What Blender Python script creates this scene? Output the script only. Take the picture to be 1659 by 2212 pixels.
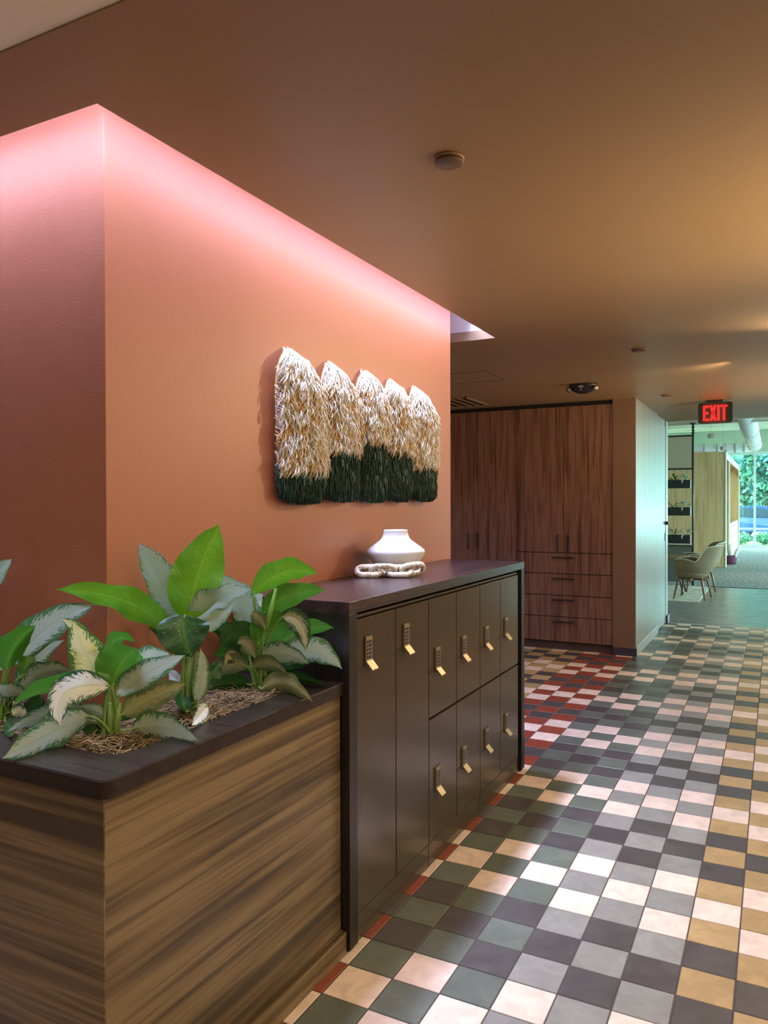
import bpy, bmesh, math, random
from mathutils import Vector, Matrix, noise
for o in list(bpy.data.objects): bpy.data.objects.remove(o)
scene = bpy.context.scene
COL = scene.collection
PI = math.pi
# ------------------------------------------------------------------ camera
CAM_R = Vector((0.888, 0.459, -0.003)); CAM_F = Vector((-0.459, 0.888, -0.0108)).normalized()
CAM_R = (CAM_R - CAM_F * CAM_R.dot(CAM_F)).normalized(); CAM_U = CAM_R.cross(CAM_F)
cam_d = bpy.data.cameras.new('camera'); cam = bpy.data.objects.new('camera', cam_d); COL.objects.link(cam)
cam_d.sensor_fit = 'HORIZONTAL'; cam_d.sensor_width = 36; cam_d.lens = 1635.0 / 1659 * 36
cam_d.clip_start = 0.02; cam_d.clip_end = 300
mw = Matrix((CAM_R, CAM_U, -CAM_F)).transposed().to_4x4(); mw.translation = Vector((0, 0, 1.539))
cam.matrix_world = mw
scene.camera = cam
# ------------------------------------------------------------------ colour management
vs = scene.view_settings
vs.view_transform = 'Standard'; vs.look = 'None'; vs.gamma = 1; vs.use_curve_mapping = False
vs.exposure = 0.0
# ------------------------------------------------------------------ world
w = bpy.data.worlds.new('world'); scene.world = w; w.use_nodes = True
bg = w.node_tree.nodes['Background']; bg.inputs[0].default_value = (0.66, 0.93, 1.0, 1); bg.inputs[1].default_value = 18.0
# ------------------------------------------------------------------ lights
def area(name, loc, target, sx, sy, power, color, spread=180):
    d = bpy.data.lights.new(name, 'AREA'); d.shape = 'RECTANGLE'; d.size = sx; d.size_y = sy
    d.energy = power; d.color = color; d.spread = math.radians(spread)
    o = bpy.data.objects.new(name, d); COL.objects.link(o); o.location = loc
    o.rotation_euler = (Vector(target) - Vector(loc)).to_track_quat('-Z', 'Y').to_euler()
    return o
def spot(name, loc, target, power, color, angle=60, blend=0.6, rad=0.03):
    d = bpy.data.lights.new(name, 'SPOT'); d.energy = power; d.color = color
    d.spot_size = math.radians(angle); d.spot_blend = blend; d.shadow_soft_size = rad
    o = bpy.data.objects.new(name, d); COL.objects.link(o); o.location = loc
    o.rotation_euler = (Vector(target) - Vector(loc)).to_track_quat('-Z', 'Y').to_euler()
    return o
COOL = (0.70, 0.76, 1.0); WARM = (1.0, 0.74, 0.42); DAY = (0.55, 0.95, 1.0)
def strip(name, a, b, tgt, width, power, color, spread=180):
    a = Vector(a); b = Vector(b); m = (a + b) / 2
    o = area(name, m, m + Vector(tgt), 0.1, 0.1, power, color, spread)
    z = -Vector(tgt).normalized(); xx = (b - a).normalized(); yy = z.cross(xx)
    M = Matrix((xx, yy, z)).transposed().to_4x4(); M.translation = m; o.matrix_world = M
    o.data.size = (b - a).length; o.data.size_y = width
    return o
# LED strip in the ceiling slot that runs round the terracotta wall
CV = 52; COVE = (0.54, 0.60, 1.0)
strip('cove_led_long', (-1.672, 1.44, 2.765), (-1.672, 4.59, 2.765), (.30, 0, -1), 0.13, CV, COVE, 110)
strip('cove_led_floor', (-1.715, 2.3, 2.768), (-1.715, 4.59, 2.768), (.42, .12, -1), 0.06, 17, (0.72, 0.80, 1.0), 70)
strip('cove_led_short', (-4.5, 1.52, 2.765), (-1.60, 1.52, 2.765), (0, -.30, -1), 0.13, CV * 1.15, COVE, 110)
strip('cove_led_far', (-4.5, 4.45, 2.765), (-1.61, 4.45, 2.765), (0.45, .25, -1), 0.13, CV * 1.9, COVE, 120)
# added out-of-view fill lights: right side of the hall, and behind the camera
strip('hall_fill', (1.2, 1.6, 2.56), (1.2, 9.6, 2.56), (-.15, 0, -1), 0.25, 55, (1.0, 0.95, 0.88), 130)
area('lobby_fill', (0.0, -0.9, 2.585), (0.3, -1.3, 0), 3.0, 2.0, 80, (1.0, 0.82, 0.56))
strip('ceiling_fill_wide', (2.2, 1.0, 1.9), (2.2, 9.5, 1.9), (-.8, 0, 1), 0.15, 120, (1.0, 0.74, 0.40))  # added upward fill to brighten the ceiling
# warm downlights and added warm fills
spot('downlight_a', (0.30, 5.3, 2.52), (-1.75, 2.8, 1.4), 140, WARM, 95, 0.9, 0.04)
spot('downlight_b', (0.25, 7.2, 2.52), (-1.75, 3.9, 1.5), 25, WARM, 60, 0.9, 0.04)
spot('downlight_c', (0.20, 0.9, 2.58), (-1.5, 1.5, 0.7), 50, WARM, 100, 1.0, 0.05)
spot('cabinet_fill', (-0.3, 6.2, 2.55), (-2.1, 7.9, 1.0), 60, WARM, 120, 1.0, 0.05)  # added to brighten the cabinets; no fitting in the ceiling here
spot('ceiling_fill_near', (0.75, 3.3, 1.3), (-0.05, 3.2, 2.59), 150, (1.0, 0.68, 0.30), 90, 1.0, 0.2)  # added unseen source for the warm glow on the ceiling
spot('ceiling_fill_far', (0.95, 7.4, 1.2), (-0.35, 7.4, 2.59), 140, (1.0, 0.70, 0.36), 100, 1.0, 0.2)  # added to brighten the far part of the ceiling
spot('lounge_spot', (0.2, 17.5, 3.2), (-0.3, 17.5, 0), 120, (1.0, 0.85, 0.6), 60, 1.0, 0.05)
# daylight entering through the window walls of the lounge
for nm, a_, b_, t_ in (('portal_end', (-6.9, 28.93, 1.65), (5.9, 28.93, 1.65), (0, -1, 0)), ('portal_side', (5.92, 10.6, 1.65), (5.92, 28.9, 1.65), (-1, 0, 0))):
    pl_ = strip(nm, a_, b_, t_, 3.2, 1, DAY); pl_.data.cycles.is_portal = True
# ------------------------------------------------------------------ material helpers
def mat(name, color=(.5, .5, .5), rough=.5, metal=0, emis=None, estr=0, spec=None, coat=0):
    m = bpy.data.materials.new(name); m.use_nodes = True
    b = m.node_tree.nodes['Principled BSDF']
    b.inputs['Base Color'].default_value = (*color, 1); b.inputs['Roughness'].default_value = rough
    b.inputs['Metallic'].default_value = metal
    if spec is not None: b.inputs['Specular IOR Level'].default_value = spec
    if coat: b.inputs['Coat Weight'].default_value = coat
    if emis: b.inputs['Emission Color'].default_value = (*emis, 1); b.inputs['Emission Strength'].default_value = estr
    return m
def nd(m, t, **k):
    n = m.node_tree.nodes.new(t)
    for a, v in k.items(): setattr(n, a, v)
    return n
def lk(m, a, b): m.node_tree.links.new(a, b)
def bsdf(m): return m.node_tree.nodes['Principled BSDF']
def coords(m, scale, kind='Object', rot=(0, 0, 0)):
    tc = nd(m, 'ShaderNodeTexCoord'); mp = nd(m, 'ShaderNodeMapping')
    mp.inputs['Scale'].default_value = scale; mp.inputs['Rotation'].default_value = rot
    lk(m, tc.outputs[kind], mp.inputs[0]); return mp.outputs[0]
def noise_n(m, vec, scale=5, detail=4, rough=.5, dist=0):
    n = nd(m, 'ShaderNodeTexNoise'); n.inputs['Scale'].default_value = scale; n.inputs['Detail'].default_value = detail
    n.inputs['Roughness'].default_value = rough; n.inputs['Distortion'].default_value = dist
    lk(m, vec, n.inputs['Vector']); return n.outputs[0]
def ramp(m, fac, stops):
    r = nd(m, 'ShaderNodeValToRGB'); e = r.color_ramp.elements
    while len(e) < len(stops): e.new(.5)
    for i, (p_, c) in enumerate(stops): e[i].position = p_; e[i].color = (*c, 1)
    lk(m, fac, r.inputs[0]); return r.outputs[0]
def bump(m, h, strength=.2, dist=.01):
    b = nd(m, 'ShaderNodeBump'); b.inputs['Strength'].default_value = strength; b.inputs['Distance'].default_value = dist
    lk(m, h, b.inputs['Height']); lk(m, b.outputs[0], bsdf(m).inputs['Normal'])
def mixc(m, fac, a, b, mode='MIX'):
    n = nd(m, 'ShaderNodeMix', data_type='RGBA', blend_type=mode)
    if isinstance(fac, (int, float)): n.inputs[0].default_value = fac
    else: lk(m, fac, n.inputs[0])
    for s, v in ((6, a), (7, b)):
        if isinstance(v, tuple): n.inputs[s].default_value = (*v, 1)
        else: lk(m, v, n.inputs[s])
    return n.outputs[2]
def math_n(m, op, a, b=None, c=None):
    n = nd(m, 'ShaderNodeMath', operation=op)
    for i, v in enumerate((a, b, c)):
        if v is None: continue
        if isinstance(v, (int, float)): n.inputs[i].default_value = v
        else: lk(m, v, n.inputs[i])
    return n.outputs[0]
def wood(name, axis, dark, mid, light, rough=.45, freq=1.0, spread=1.0):
    """Straight-grained veneer, the grain running along axis."""
    m = mat(name, mid, rough)
    s = [9 * freq] * 3; s[axis] = 0.55 * freq
    v = coords(m, tuple(s))
    big = noise_n(m, v, 1.0, 3, .5, .9)
    s2 = [70 * freq] * 3; s2[axis] = 1.2 * freq
    v2 = coords(m, tuple(s2)); fine = noise_n(m, v2, 1.0, 3, .6, .3)
    s3 = [26 * freq] * 3; s3[axis] = 0.8 * freq
    v3 = coords(m, tuple(s3)); medn = noise_n(m, v3, 1.0, 2, .5, .5)
    f = math_n(m, 'ADD', math_n(m, 'MULTIPLY', big, .38), math_n(m, 'ADD', math_n(m, 'MULTIPLY', medn, .36), math_n(m, 'MULTIPLY', fine, .26)))
    h = .11 * spread
    c = ramp(m, f, [(.5 - h, dark), (.5 - h * .25, mid), (.5 + h * .45, light), (.5 + h, tuple(x * .8 for x in mid))])
    lk(m, c, bsdf(m).inputs['Base Color']); bump(m, fine, .08, .002)
    return m
# ------------------------------------------------------------------ mesh helpers
class MB:
    def __init__(s): s.v = []; s.f = []; s.m = []; s.sm = []; s.uv = []
    def add(s, vs_, fs, mi=0, smooth=False):
        n = len(s.v); s.v += [tuple(q) for q in vs_]
        for f in fs: s.f.append(tuple(i + n for i in f)); s.m.append(mi); s.sm.append(smooth)
    def box(s, x0, x1, y0, y1, z0, z1, mi=0, c=0.0):
        if x0 > x1: x0, x1 = x1, x0
        if y0 > y1: y0, y1 = y1, y0
        if z0 > z1: z0, z1 = z1, z0
        c = min(c, (x1 - x0) * .45, (y1 - y0) * .45, (z1 - z0) * .45)
        if c <= 0:
            v = [(x, y, z) for z in (z0, z1) for y in (y0, y1) for x in (x0, x1)]
            s.add(v, [(0, 2, 3, 1), (4, 5, 7, 6), (0, 1, 5, 4), (2, 6, 7, 3), (0, 4, 6, 2), (1, 3, 7, 5)], mi); return
        bm = bmesh.new(); bmesh.ops.create_cube(bm, size=1)
        for q in bm.verts:
            q.co = Vector(((x0 + x1) / 2 + q.co.x * (x1 - x0), (y0 + y1) / 2 + q.co.y * (y1 - y0), (z0 + z1) / 2 + q.co.z * (z1 - z0)))
        bmesh.ops.bevel(bm, geom=list(bm.edges), offset=c, segments=2, affect='EDGES', profile=.5)
        s.add_bm(bm, mi)
    def add_bm(s, bm, mi=0, smooth=False):
        bm.verts.index_update()
        s.add([q.co[:] for q in bm.verts], [[q.index for q in f.verts] for f in bm.faces], mi, smooth); bm.free()
    def tube(s, pts, r, n=8, mi=0, cap=True, smooth=True):
        pts = [Vector(q) for q in pts]; k = len(pts)
        rs = r if isinstance(r, (list, tuple)) else [r] * k
        t0 = (pts[1] - pts[0]).normalized()
        up = Vector((0, 0, 1)) if abs(t0.z) < .9 else Vector((1, 0, 0))
        nrm = (up - t0 * up.dot(t0)).normalized(); vv = []
        for i in range(k):
            t = (pts[min(i + 1, k - 1)] - pts[max(i - 1, 0)]).normalized()
            nrm = nrm - t * nrm.dot(t)
            nrm = nrm.normalized() if nrm.length > 1e-6 else t.orthogonal().normalized()
            bn = t.cross(nrm)
            for j in range(n):
                a = 2 * PI * j / n; vv.append(pts[i] + (nrm * math.cos(a) + bn * math.sin(a)) * rs[i])
        ff = [(i * n + j, i * n + (j + 1) % n, (i + 1) * n + (j + 1) % n, (i + 1) * n + j) for i in range(k - 1) for j in range(n)]
        if cap: ff += [tuple(range(n - 1, -1, -1)), tuple((k - 1) * n + j for j in range(n))]
        s.add(vv, ff, mi, smooth)
    def lathe(s, prof, cx=0, cy=0, n=48, mi=0, smooth=True, axis=2):
        vv = []; k = len(prof)
        for r, z in prof:
            for j in range(n):
                a = 2 * PI * j / n; vv.append((cx + r * math.cos(a), cy + r * math.sin(a), z))
        ff = [(i * n + j, i * n + (j + 1) % n, (i + 1) * n + (j + 1) % n, (i + 1) * n + j) for i in range(k - 1) for j in range(n)]
        if prof[0][0] > 1e-5: ff.append(tuple(range(n - 1, -1, -1)))
        if prof[-1][0] > 1e-5: ff.append(tuple((k - 1) * n + j for j in range(n)))
        s.add(vv, ff, mi, smooth)
    def prism(s, poly, z0, z1, mi=0):
        n = len(poly)
        v = [(x, y, z0) for x, y in poly] + [(x, y, z1) for x, y in poly]
        s.add(v, [tuple(range(n - 1, -1, -1)), tuple(range(n, 2 * n))] + [(i, (i + 1) % n, (i + 1) % n + n, i + n) for i in range(n)], mi)
    def build(s, name, mats, parent=None, origin=None):
        """verts are in world space; origin is the owner's location."""
        if origin is None: origin = tuple(parent['_org']) if parent is not None else (0, 0, 0)
        ox, oy, oz = origin
        me = bpy.data.meshes.new(name)
        me.from_pydata([(x - ox, y - oy, z - oz) for x, y, z in s.v], [], s.f)
        if not isinstance(mats, (list, tuple)): mats = [mats]
        for q in mats: me.materials.append(q)
        me.polygons.foreach_set('material_index', s.m); me.polygons.foreach_set('use_smooth', s.sm)
        if s.uv and len(s.uv) == len(s.v):
            ul = me.uv_layers.new(name='UVMap')
            for l in me.loops: ul.data[l.index].uv = s.uv[l.vertex_index]
        me.update()
        bm = bmesh.new(); bm.from_mesh(me)
        if not s.uv and len(bm.faces) < 200000: bmesh.ops.recalc_face_normals(bm, faces=list(bm.faces))
        bm.to_mesh(me); bm.free()
        o = bpy.data.objects.new(name, me); COL.objects.link(o)
        o['_org'] = [float(q) for q in origin]
        if parent is not None: o.parent = parent
        else: o.location = origin
        return o
def tag(o, label=None, cat=None, group=None, kind=None):
    if label: o['label'] = label
    if cat: o['category'] = cat
    if group: o['group'] = group
    if kind: o['kind'] = kind
    return o
def thing(name, label, cat, loc=(0, 0, 0), group=None):
    o = bpy.data.objects.new(name, None); COL.objects.link(o); o.location = loc; o['_org'] = [float(q) for q in loc]
    o.empty_display_size = .1
    return tag(o, label, cat, group)
def struct(name, mb, m): return tag(mb.build(name, m), kind='structure')
def copy_tree(o, parent=None):
    c = o.copy(); COL.objects.link(c)
    if parent is not None: c.parent = parent
    for ch in list(o.children): copy_tree(ch, c)
    return c
def place_copy(root, loc, label, **k):
    c = copy_tree(root); c.location = loc; c['label'] = label
    for a, v in k.items(): c[a] = v
    return c
def bez(a, b, c, t): return a * (1 - t) ** 2 + b * (2 * t * (1 - t)) + c * t ** 2
# ================================================================== MATERIALS
M_terra = mat('terracotta_paint', (.35, .112, .046), .48, spec=.75)
bump(M_terra, noise_n(M_terra, coords(M_terra, (1, 1, 1)), 150, 3, .6), .14, .004)
M_ceil = mat('bronze_ceiling_paint', (.27, .182, .108), .45)
M_brown = mat('brown_wall_paint', (.17, .10, .062), .5)
M_white = mat('white_paint', (.86, .83, .72), .6)
M_cove = mat('cove_white', (.80, .76, .80), .6)
M_pale = mat('pale_wall_panel', (.50, .50, .44), .28)
_v = coords(M_pale, (14, 14, .7)); lk(M_pale, ramp(M_pale, noise_n(M_pale, _v, 1, 4, .5), [(.3, (.26, .26, .22)), (.7, (.33, .33, .29))]), bsdf(M_pale).inputs['Base Color'])
M_palebase = mat('pale_baseboard', (.38, .40, .37), .4)
M_navy = mat('dark_baseboard', (.035, .030, .050), .5)
M_cream = mat('cream_wall', (.62, .55, .45), .6)
M_walnut_y = wood('walnut_along_y', 1, (.060, .039, .016), (.150, .102, .044), (.240, .172, .084), .42, 1.0, .85)
M_walnut_x = wood('walnut_along_x', 0, (.060, .039, .016), (.150, .102, .044), (.240, .172, .084), .42, 1.0, .85)
M_walnut_z = wood('walnut_upright', 2, (.075, .034, .021), (.150, .074, .046), (.225, .125, .080), .42, 1.5, .9)
M_darkoak = wood('dark_stained_oak', 1, (.012, .006, .007), (.028, .014, .015), (.046, .025, .026), .25, 1.6)
bump(M_darkoak, noise_n(M_darkoak, coords(M_darkoak, (260, 14, 260)), 1, 3, .6), .35, .004)
M_darktop = wood('dark_stained_planter_top', 0, (.008, .005, .004), (.018, .011, .008), (.030, .020, .014), .30, 1.6)
M_black = mat('black_metal', (.012, .012, .014), .4)
M_void = mat('shadow_gap_black', (.006, .006, .006), .8)
M_bronze = mat('dark_bronze_lacquer', (.056, .041, .022), .23)
M_brass = mat('satin_champagne_metal', (.47, .40, .29), .40, 1.0)
M_key = mat('keypad_black', (.010, .006, .012), .35)
M_keydot = mat('keypad_digits', (.55, .50, .45), .5)
M_vase = mat('matte_white_ceramic', (.60, .59, .57), .75)
bump(M_vase, noise_n(M_vase, coords(M_vase, (1, 1, 1)), 150, 3, .6), .1, .002)
M_marble = mat('veined_stone', (.7, .6, .45), .4)
lk(M_marble, ramp(M_marble, noise_n(M_marble, coords(M_marble, (1, 1, 1)), 45, 6, .65, 1.5), [(.36, (.30, .20, .11)), (.5, (.74, .66, .52)), (.62, (.84, .80, .70)), (.72, (.50, .38, .24))]), bsdf(M_marble).inputs['Base Color'])
M_oak = wood('pale_oak', 2, (.48, .28, .12), (.60, .37, .17), (.68, .45, .22), .5, 1.0)
M_disc = mat('dark_brown_disc', (.10, .06, .05), .5)
M_discrim = mat('bronze_rim', (.25, .15, .08), .4)
M_yarn_w = mat('cream_yarn', (.80, .77, .69), .9)
M_yarn_t = mat('ochre_yarn', (.66, .42, .17), .9)
M_yarn_g = mat('bottle_green_yarn', (.005, .060, .042), .6)
M_yarn_d = mat('black_green_yarn', (.004, .018, .014), .7)
M_yarn_s = mat('grey_green_roving', (.07, .16, .15), .8)
def tile_mat(name, c, rough=.34):
    m = mat(name, c, rough)
    v = coords(m, (1, 1, 1)); n1 = noise_n(m, v, 13, 6, .62, .6)
    tc = nd(m, 'ShaderNodeTexCoord')
    sub = nd(m, 'ShaderNodeVectorMath', operation='SUBTRACT'); sub.inputs[1].default_value = (-1.2645, 2.1762, 0); lk(m, tc.outputs['Object'], sub.inputs[0])
    div = nd(m, 'ShaderNodeVectorMath', operation='DIVIDE'); div.inputs[1].default_value = (.165, .1659, 1); lk(m, sub.outputs[0], div.inputs[0])
    fl = nd(m, 'ShaderNodeVectorMath', operation='FLOOR'); lk(m, div.outputs[0], fl.inputs[0])
    wn = nd(m, 'ShaderNodeTexWhiteNoise', noise_dimensions='2D'); lk(m, fl.outputs[0], wn.inputs[0])
    k = math_n(m, 'ADD', math_n(m, 'MULTIPLY', n1, .7), math_n(m, 'MULTIPLY', wn.outputs[0], .12))
    cc = ramp(m, k, [(.24, tuple(x * .78 for x in c)), (.43, c), (.56, tuple(min(1, x * 1.14 + .012) for x in c))])
    lk(m, cc, bsdf(m).inputs['Base Color'])
    lk(m, math_n(m, 'ADD', math_n(m, 'MULTIPLY', n1, .35), rough - .14), bsdf(m).inputs['Roughness'])
    bump(m, noise_n(m, coords(m, (1, 1, 1)), 30, 4, .6, 1.0), .10, .004)
    return m
M_tiles = [tile_mat('tile_brick_red', (.26, .055, .028)), tile_mat('tile_sage', (.125, .145, .115)), tile_mat('tile_grey', (.27, .265, .235)),
           tile_mat('tile_ochre', (.43, .29, .13)), tile_mat('tile_cream', (.78, .62, .50)), tile_mat('tile_charcoal', (.078, .069, .066))]
M_grout = mat('dark_grout', (.06, .050, .045), .8)
M_lvt = mat('grey_wood_floor', (.14, .15, .15), .22)
lk(M_lvt, ramp(M_lvt, noise_n(M_lvt, coords(M_lvt, (1.2, 9, 1)), 2, 5, .6), [(.35, (.16, .16, .16)), (.65, (.32, .32, .31))]), bsdf(M_lvt).inputs['Base Color'])
M_carpet = mat('grey_beige_carpet', (.3, .28, .25), .95)
lk(M_carpet, ramp(M_carpet, noise_n(M_carpet, coords(M_carpet, (26, 8, 1)), 1, 3, .7), [(.40, (.13, .125, .12)), (.55, (.22, .21, .19)), (.66, (.46, .43, .38))]), bsdf(M_carpet).inputs['Base Color'])
M_rug = mat('cream_rug', (.62, .54, .42), .95)
lk(M_rug, ramp(M_rug, noise_n(M_rug, coords(M_rug, (3, 12, 1)), 1.5, 3, .6), [(.40, (.40, .30, .20)), (.5, (.62, .54, .43)), (.7, (.70, .64, .54))]), bsdf(M_rug).inputs['Base Color'])
M_fabric = mat('taupe_fabric', (.25, .17, .10), .9)
bump(M_fabric, noise_n(M_fabric, coords(M_fabric, (1, 1, 1)), 300, 2, .6), .2, .003)
M_piping = mat('pale_piping', (.62, .56, .46), .8)
M_leg = wood('brown_timber_leg', 2, (.12, .055, .025), (.20, .10, .045), (.27, .14, .07), .4)
M_duct = mat('white_duct', (.80, .80, .78), .45)
M_alu = mat('pale_mullion', (.62, .68, .68), .4)
M_teal = mat('pale_aqua_cabinet', (.62, .72, .70), .35)
M_magenta = mat('plum_felt_basket', (.09, .012, .035), .8)
M_soil = mat('dark_soil', (.025, .018, .012), .95)
M_moss = mat('dry_moss', (.36, .26, .13), .95)
M_mossd = mat('dry_moss_dark', (.12, .085, .05), .95)
M_glass = bpy.data.materials.new('window_glass'); M_glass.use_nodes = True
_nt = M_glass.node_tree; _nt.nodes.clear()
_o = _nt.nodes.new('ShaderNodeOutputMaterial'); _t = _nt.nodes.new('ShaderNodeBsdfTransparent'); _g = _nt.nodes.new('ShaderNodeBsdfGlossy'); _x = _nt.nodes.new('ShaderNodeMixShader')
_t.inputs[0].default_value = (.86, .97, .97, 1); _g.inputs['Roughness'].default_value = .02; _x.inputs[0].default_value = .06
_nt.links.new(_t.outputs[0], _x.inputs[1]); _nt.links.new(_g.outputs[0], _x.inputs[2]); _nt.links.new(_x.outputs[0], _o.inputs[0])
# ------------------------------------------------------------------ leaf materials
def leaf_mat(name, margin, centre, amount, back, rough=.33, speck=0.0, rib=(.6, .7, .45)):
    """margin/centre colours split by distance from the midrib, broken up along the side veins; back colour on the underside."""
    m = mat(name, margin, rough)
    tc = nd(m, 'ShaderNodeTexCoord'); sp = nd(m, 'ShaderNodeSeparateXYZ'); lk(m, tc.outputs['UV'], sp.inputs[0])
    u_, v_ = sp.outputs[0], sp.outputs[1]
    av = math_n(m, 'ABSOLUTE', v_)
    vein = math_n(m, 'SUBTRACT', u_, math_n(m, 'MULTIPLY', av, .22))
    cb = nd(m, 'ShaderNodeCombineXYZ'); lk(m, math_n(m, 'MULTIPLY', vein, 26), cb.inputs[0]); lk(m, math_n(m, 'MULTIPLY', v_, 2.6), cb.inputs[1])
    oi = nd(m, 'ShaderNodeObjectInfo'); lk(m, math_n(m, 'MULTIPLY', oi.outputs['Random'], 40), cb.inputs[2])
    n = noise_n(m, cb.outputs[0], 1.35, 5, .72, .5)
    k = math_n(m, 'ADD', math_n(m, 'MULTIPLY', math_n(m, 'SUBTRACT', n, .5), 2.3), math_n(m, 'SUBTRACT', amount, av))
    k2 = nd(m, 'ShaderNodeMapRange'); k2.inputs[1].default_value = -.07; k2.inputs[2].default_value = .07; lk(m, k, k2.inputs[0])
    col = mixc(m, k2.outputs[0], margin, centre)
    if speck:
        cb2 = nd(m, 'ShaderNodeCombineXYZ'); lk(m, math_n(m, 'MULTIPLY', vein, 60), cb2.inputs[0]); lk(m, math_n(m, 'MULTIPLY', v_, 9), cb2.inputs[1])
        lk(m, math_n(m, 'MULTIPLY', oi.outputs['Random'], 40), cb2.inputs[2])
        n2 = noise_n(m, cb2.outputs[0], 1.0, 2, .5)
        k3 = nd(m, 'ShaderNodeMapRange'); k3.inputs[1].default_value = .67; k3.inputs[2].default_value = .71; lk(m, n2, k3.inputs[0])
        col = mixc(m, math_n(m, 'MULTIPLY', k3.outputs[0], speck), col, (.75, .85, .45))
    # fine side veins
    wv = math_n(m, 'ABSOLUTE', math_n(m, 'SINE', math_n(m, 'MULTIPLY', vein, 75)))
    col = mixc(m, math_n(m, 'MULTIPLY', math_n(m, 'POWER', wv, 6), .16), col, tuple(x * .45 for x in margin))
    ribk = nd(m, 'ShaderNodeMapRange'); ribk.inputs[1].default_value = .055; ribk.inputs[2].default_value = .02; lk(m, av, ribk.inputs[0])
    col = mixc(m, math_n(m, 'MULTIPLY', ribk.outputs[0], .6), col, rib)
    geo = nd(m, 'ShaderNodeNewGeometry')
    colb = mixc(m, .55, col, back)
    col = mixc(m, geo.outputs['Backfacing'], col, colb)
    lk(m, col, bsdf(m).inputs['Base Color'])
    bump(m, wv, .12, .003)
    # translucency
    tr = nd(m, 'ShaderNodeBsdfTranslucent'); lk(m, col, tr.inputs[0]); mx = nd(m, 'ShaderNodeMixShader'); mx.inputs[0].default_value = .25
    out = m.node_tree.nodes['Material Output']; lk(m, bsdf(m).outputs[0], mx.inputs[1]); lk(m, tr.outputs[0], mx.inputs[2]); lk(m, mx.outputs[0], out.inputs[0])
    return m
LM = {
 'V': leaf_mat('silver_variegated_leaf', (.030, .115, .050), (.88, .94, .84), .70, (.10, .24, .08)),
 'Y': leaf_mat('yellow_variegated_leaf', (.060, .20, .035), (.80, .86, .48), .66, (.20, .36, .08)),
 'G': leaf_mat('plain_green_leaf', (.055, .21, .020), (.10, .30, .03), .30, (.07, .26, .02), speck=.3, rib=(.3, .5, .1)),
 'L': leaf_mat('lime_leaf', (.085, .28, .010), (.15, .41, .014), .45, (.14, .40, .02), speck=1.0, rib=(.40, .62, .12)),
 'S': leaf_mat('silvery_blue_leaf', (.16, .27, .23), (.70, .84, .82), .85, (.10, .26, .06), rough=.28),
 'O': leaf_mat('olive_variegated_leaf', (.030, .085, .025), (.42, .40, .20), .50, (.22, .24, .09)),
 'D': leaf_mat('deep_green_leaf', (.016, .085, .018), (.05, .16, .03), .25, (.03, .11, .02), speck=.5, rib=(.12, .26, .07)),
}
M_petiole = mat('pale_green_stalk', (.17, .28, .07), .5)
M_petiole_l = mat('bright_green_stalk', (.16, .36, .05), .5)
# ================================================================== SETTING
TX, TY, OX, OY = .165, .1659, -1.2645, 2.1762
CZ = 2.590
YEND = 10.30
mb = MB(); mb.box(-5.2, 2.4, -3.2, YEND, -.06, -.0022, 6)
pal = {}
for i in range(-24, 23):
    x0 = OX + i * TX; x1 = x0 + TX
    if x1 < -5.2 or x0 > 2.4: continue
    for j in range(-32, 49):
        y0 = OY + j * TY; y1 = y0 + TY
        if y0 > YEND - .02: continue
        y1 = min(y1, YEND)
        even = (i + j) % 2 == 0
        if even: mi = [1, 2, 3, 0][(i // 3) % 4]
        else: mi = 4 if (j % 6) in (0, 4, 5) else 5
        g = .0022; b = .0018
        a = (max(x0 + g, -5.2), min(x1 - g, 2.4), y0 + g, y1 - g)
        v = [(a[0], a[2], -.002), (a[1], a[2], -.002), (a[1], a[3], -.002), (a[0], a[3], -.002),
             (a[0] + b, a[2] + b, 0), (a[1] - b, a[2] + b, 0), (a[1] - b, a[3] - b, 0), (a[0] + b, a[3] - b, 0)]
        mb.add(v, [(4, 5, 6, 7), (0, 1, 5, 4), (1, 2, 6, 5), (2, 3, 7, 6), (3, 0, 4, 7)], mi)
struct('floor', mb, M_tiles + [M_grout])
mb = MB(); mb.box(-7, 6, YEND, 15.1, -.06, -.001); struct('floor_lounge', mb, M_lvt)
mb = MB(); mb.box(-7, 6, 15.1, 29.1, -.06, .002); struct('floor_carpet', mb, M_carpet)
mb = MB(); mb.box(-7, 6, 15.07, 15.10, -.02, .006, 0, .002); struct('trim_1', mb, M_black)
mb = MB(); mb.box(-5.2, 2.4, YEND - .012, YEND + .012, -.02, .003, 0); struct('trim_2', mb, M_alu)
# bronze ceiling with the lit slot
SX, SY0, SY1 = -1.581, 1.428, 4.604
mb = MB()
CB, CT = CZ, CZ + .06
mb.box(-5.2, 2.4, 1.166, SY0, CB, CT); mb.box(SX, 2.4, SY0, SY1, CB, CT); mb.box(-5.2, 2.4, SY1, 10.43, CB, CT)
struct('ceiling', mb, M_ceil)
mb = MB()   # slot pocket above the ceiling plane
mb.box(SX, SX + .05, SY0 - .05, SY1 + .05, CT, 2.80); mb.box(-5.2, SX, SY0 - .05, SY0, CT, 2.80); mb.box(-5.2, SX, SY1, SY1 + .05, CT, 2.80)
mb.box(-5.2, SX + .05, SY0 - .05, SY1 + .05, 2.80, 2.85)
struct('ceiling_slot', mb, M_cove)
mb = MB(); mb.box(-5.2, 2.4, -3.2, 1.1655, 2.594, 2.66)
struct('ceiling_lobby', mb, M_white)
# terracotta wall block
mb = MB(); mb.box(-5.2, -1.761, 1.614, 4.295, 0, 2.795, 0, .003); struct('wall_terracotta', mb, M_terra)
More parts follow.
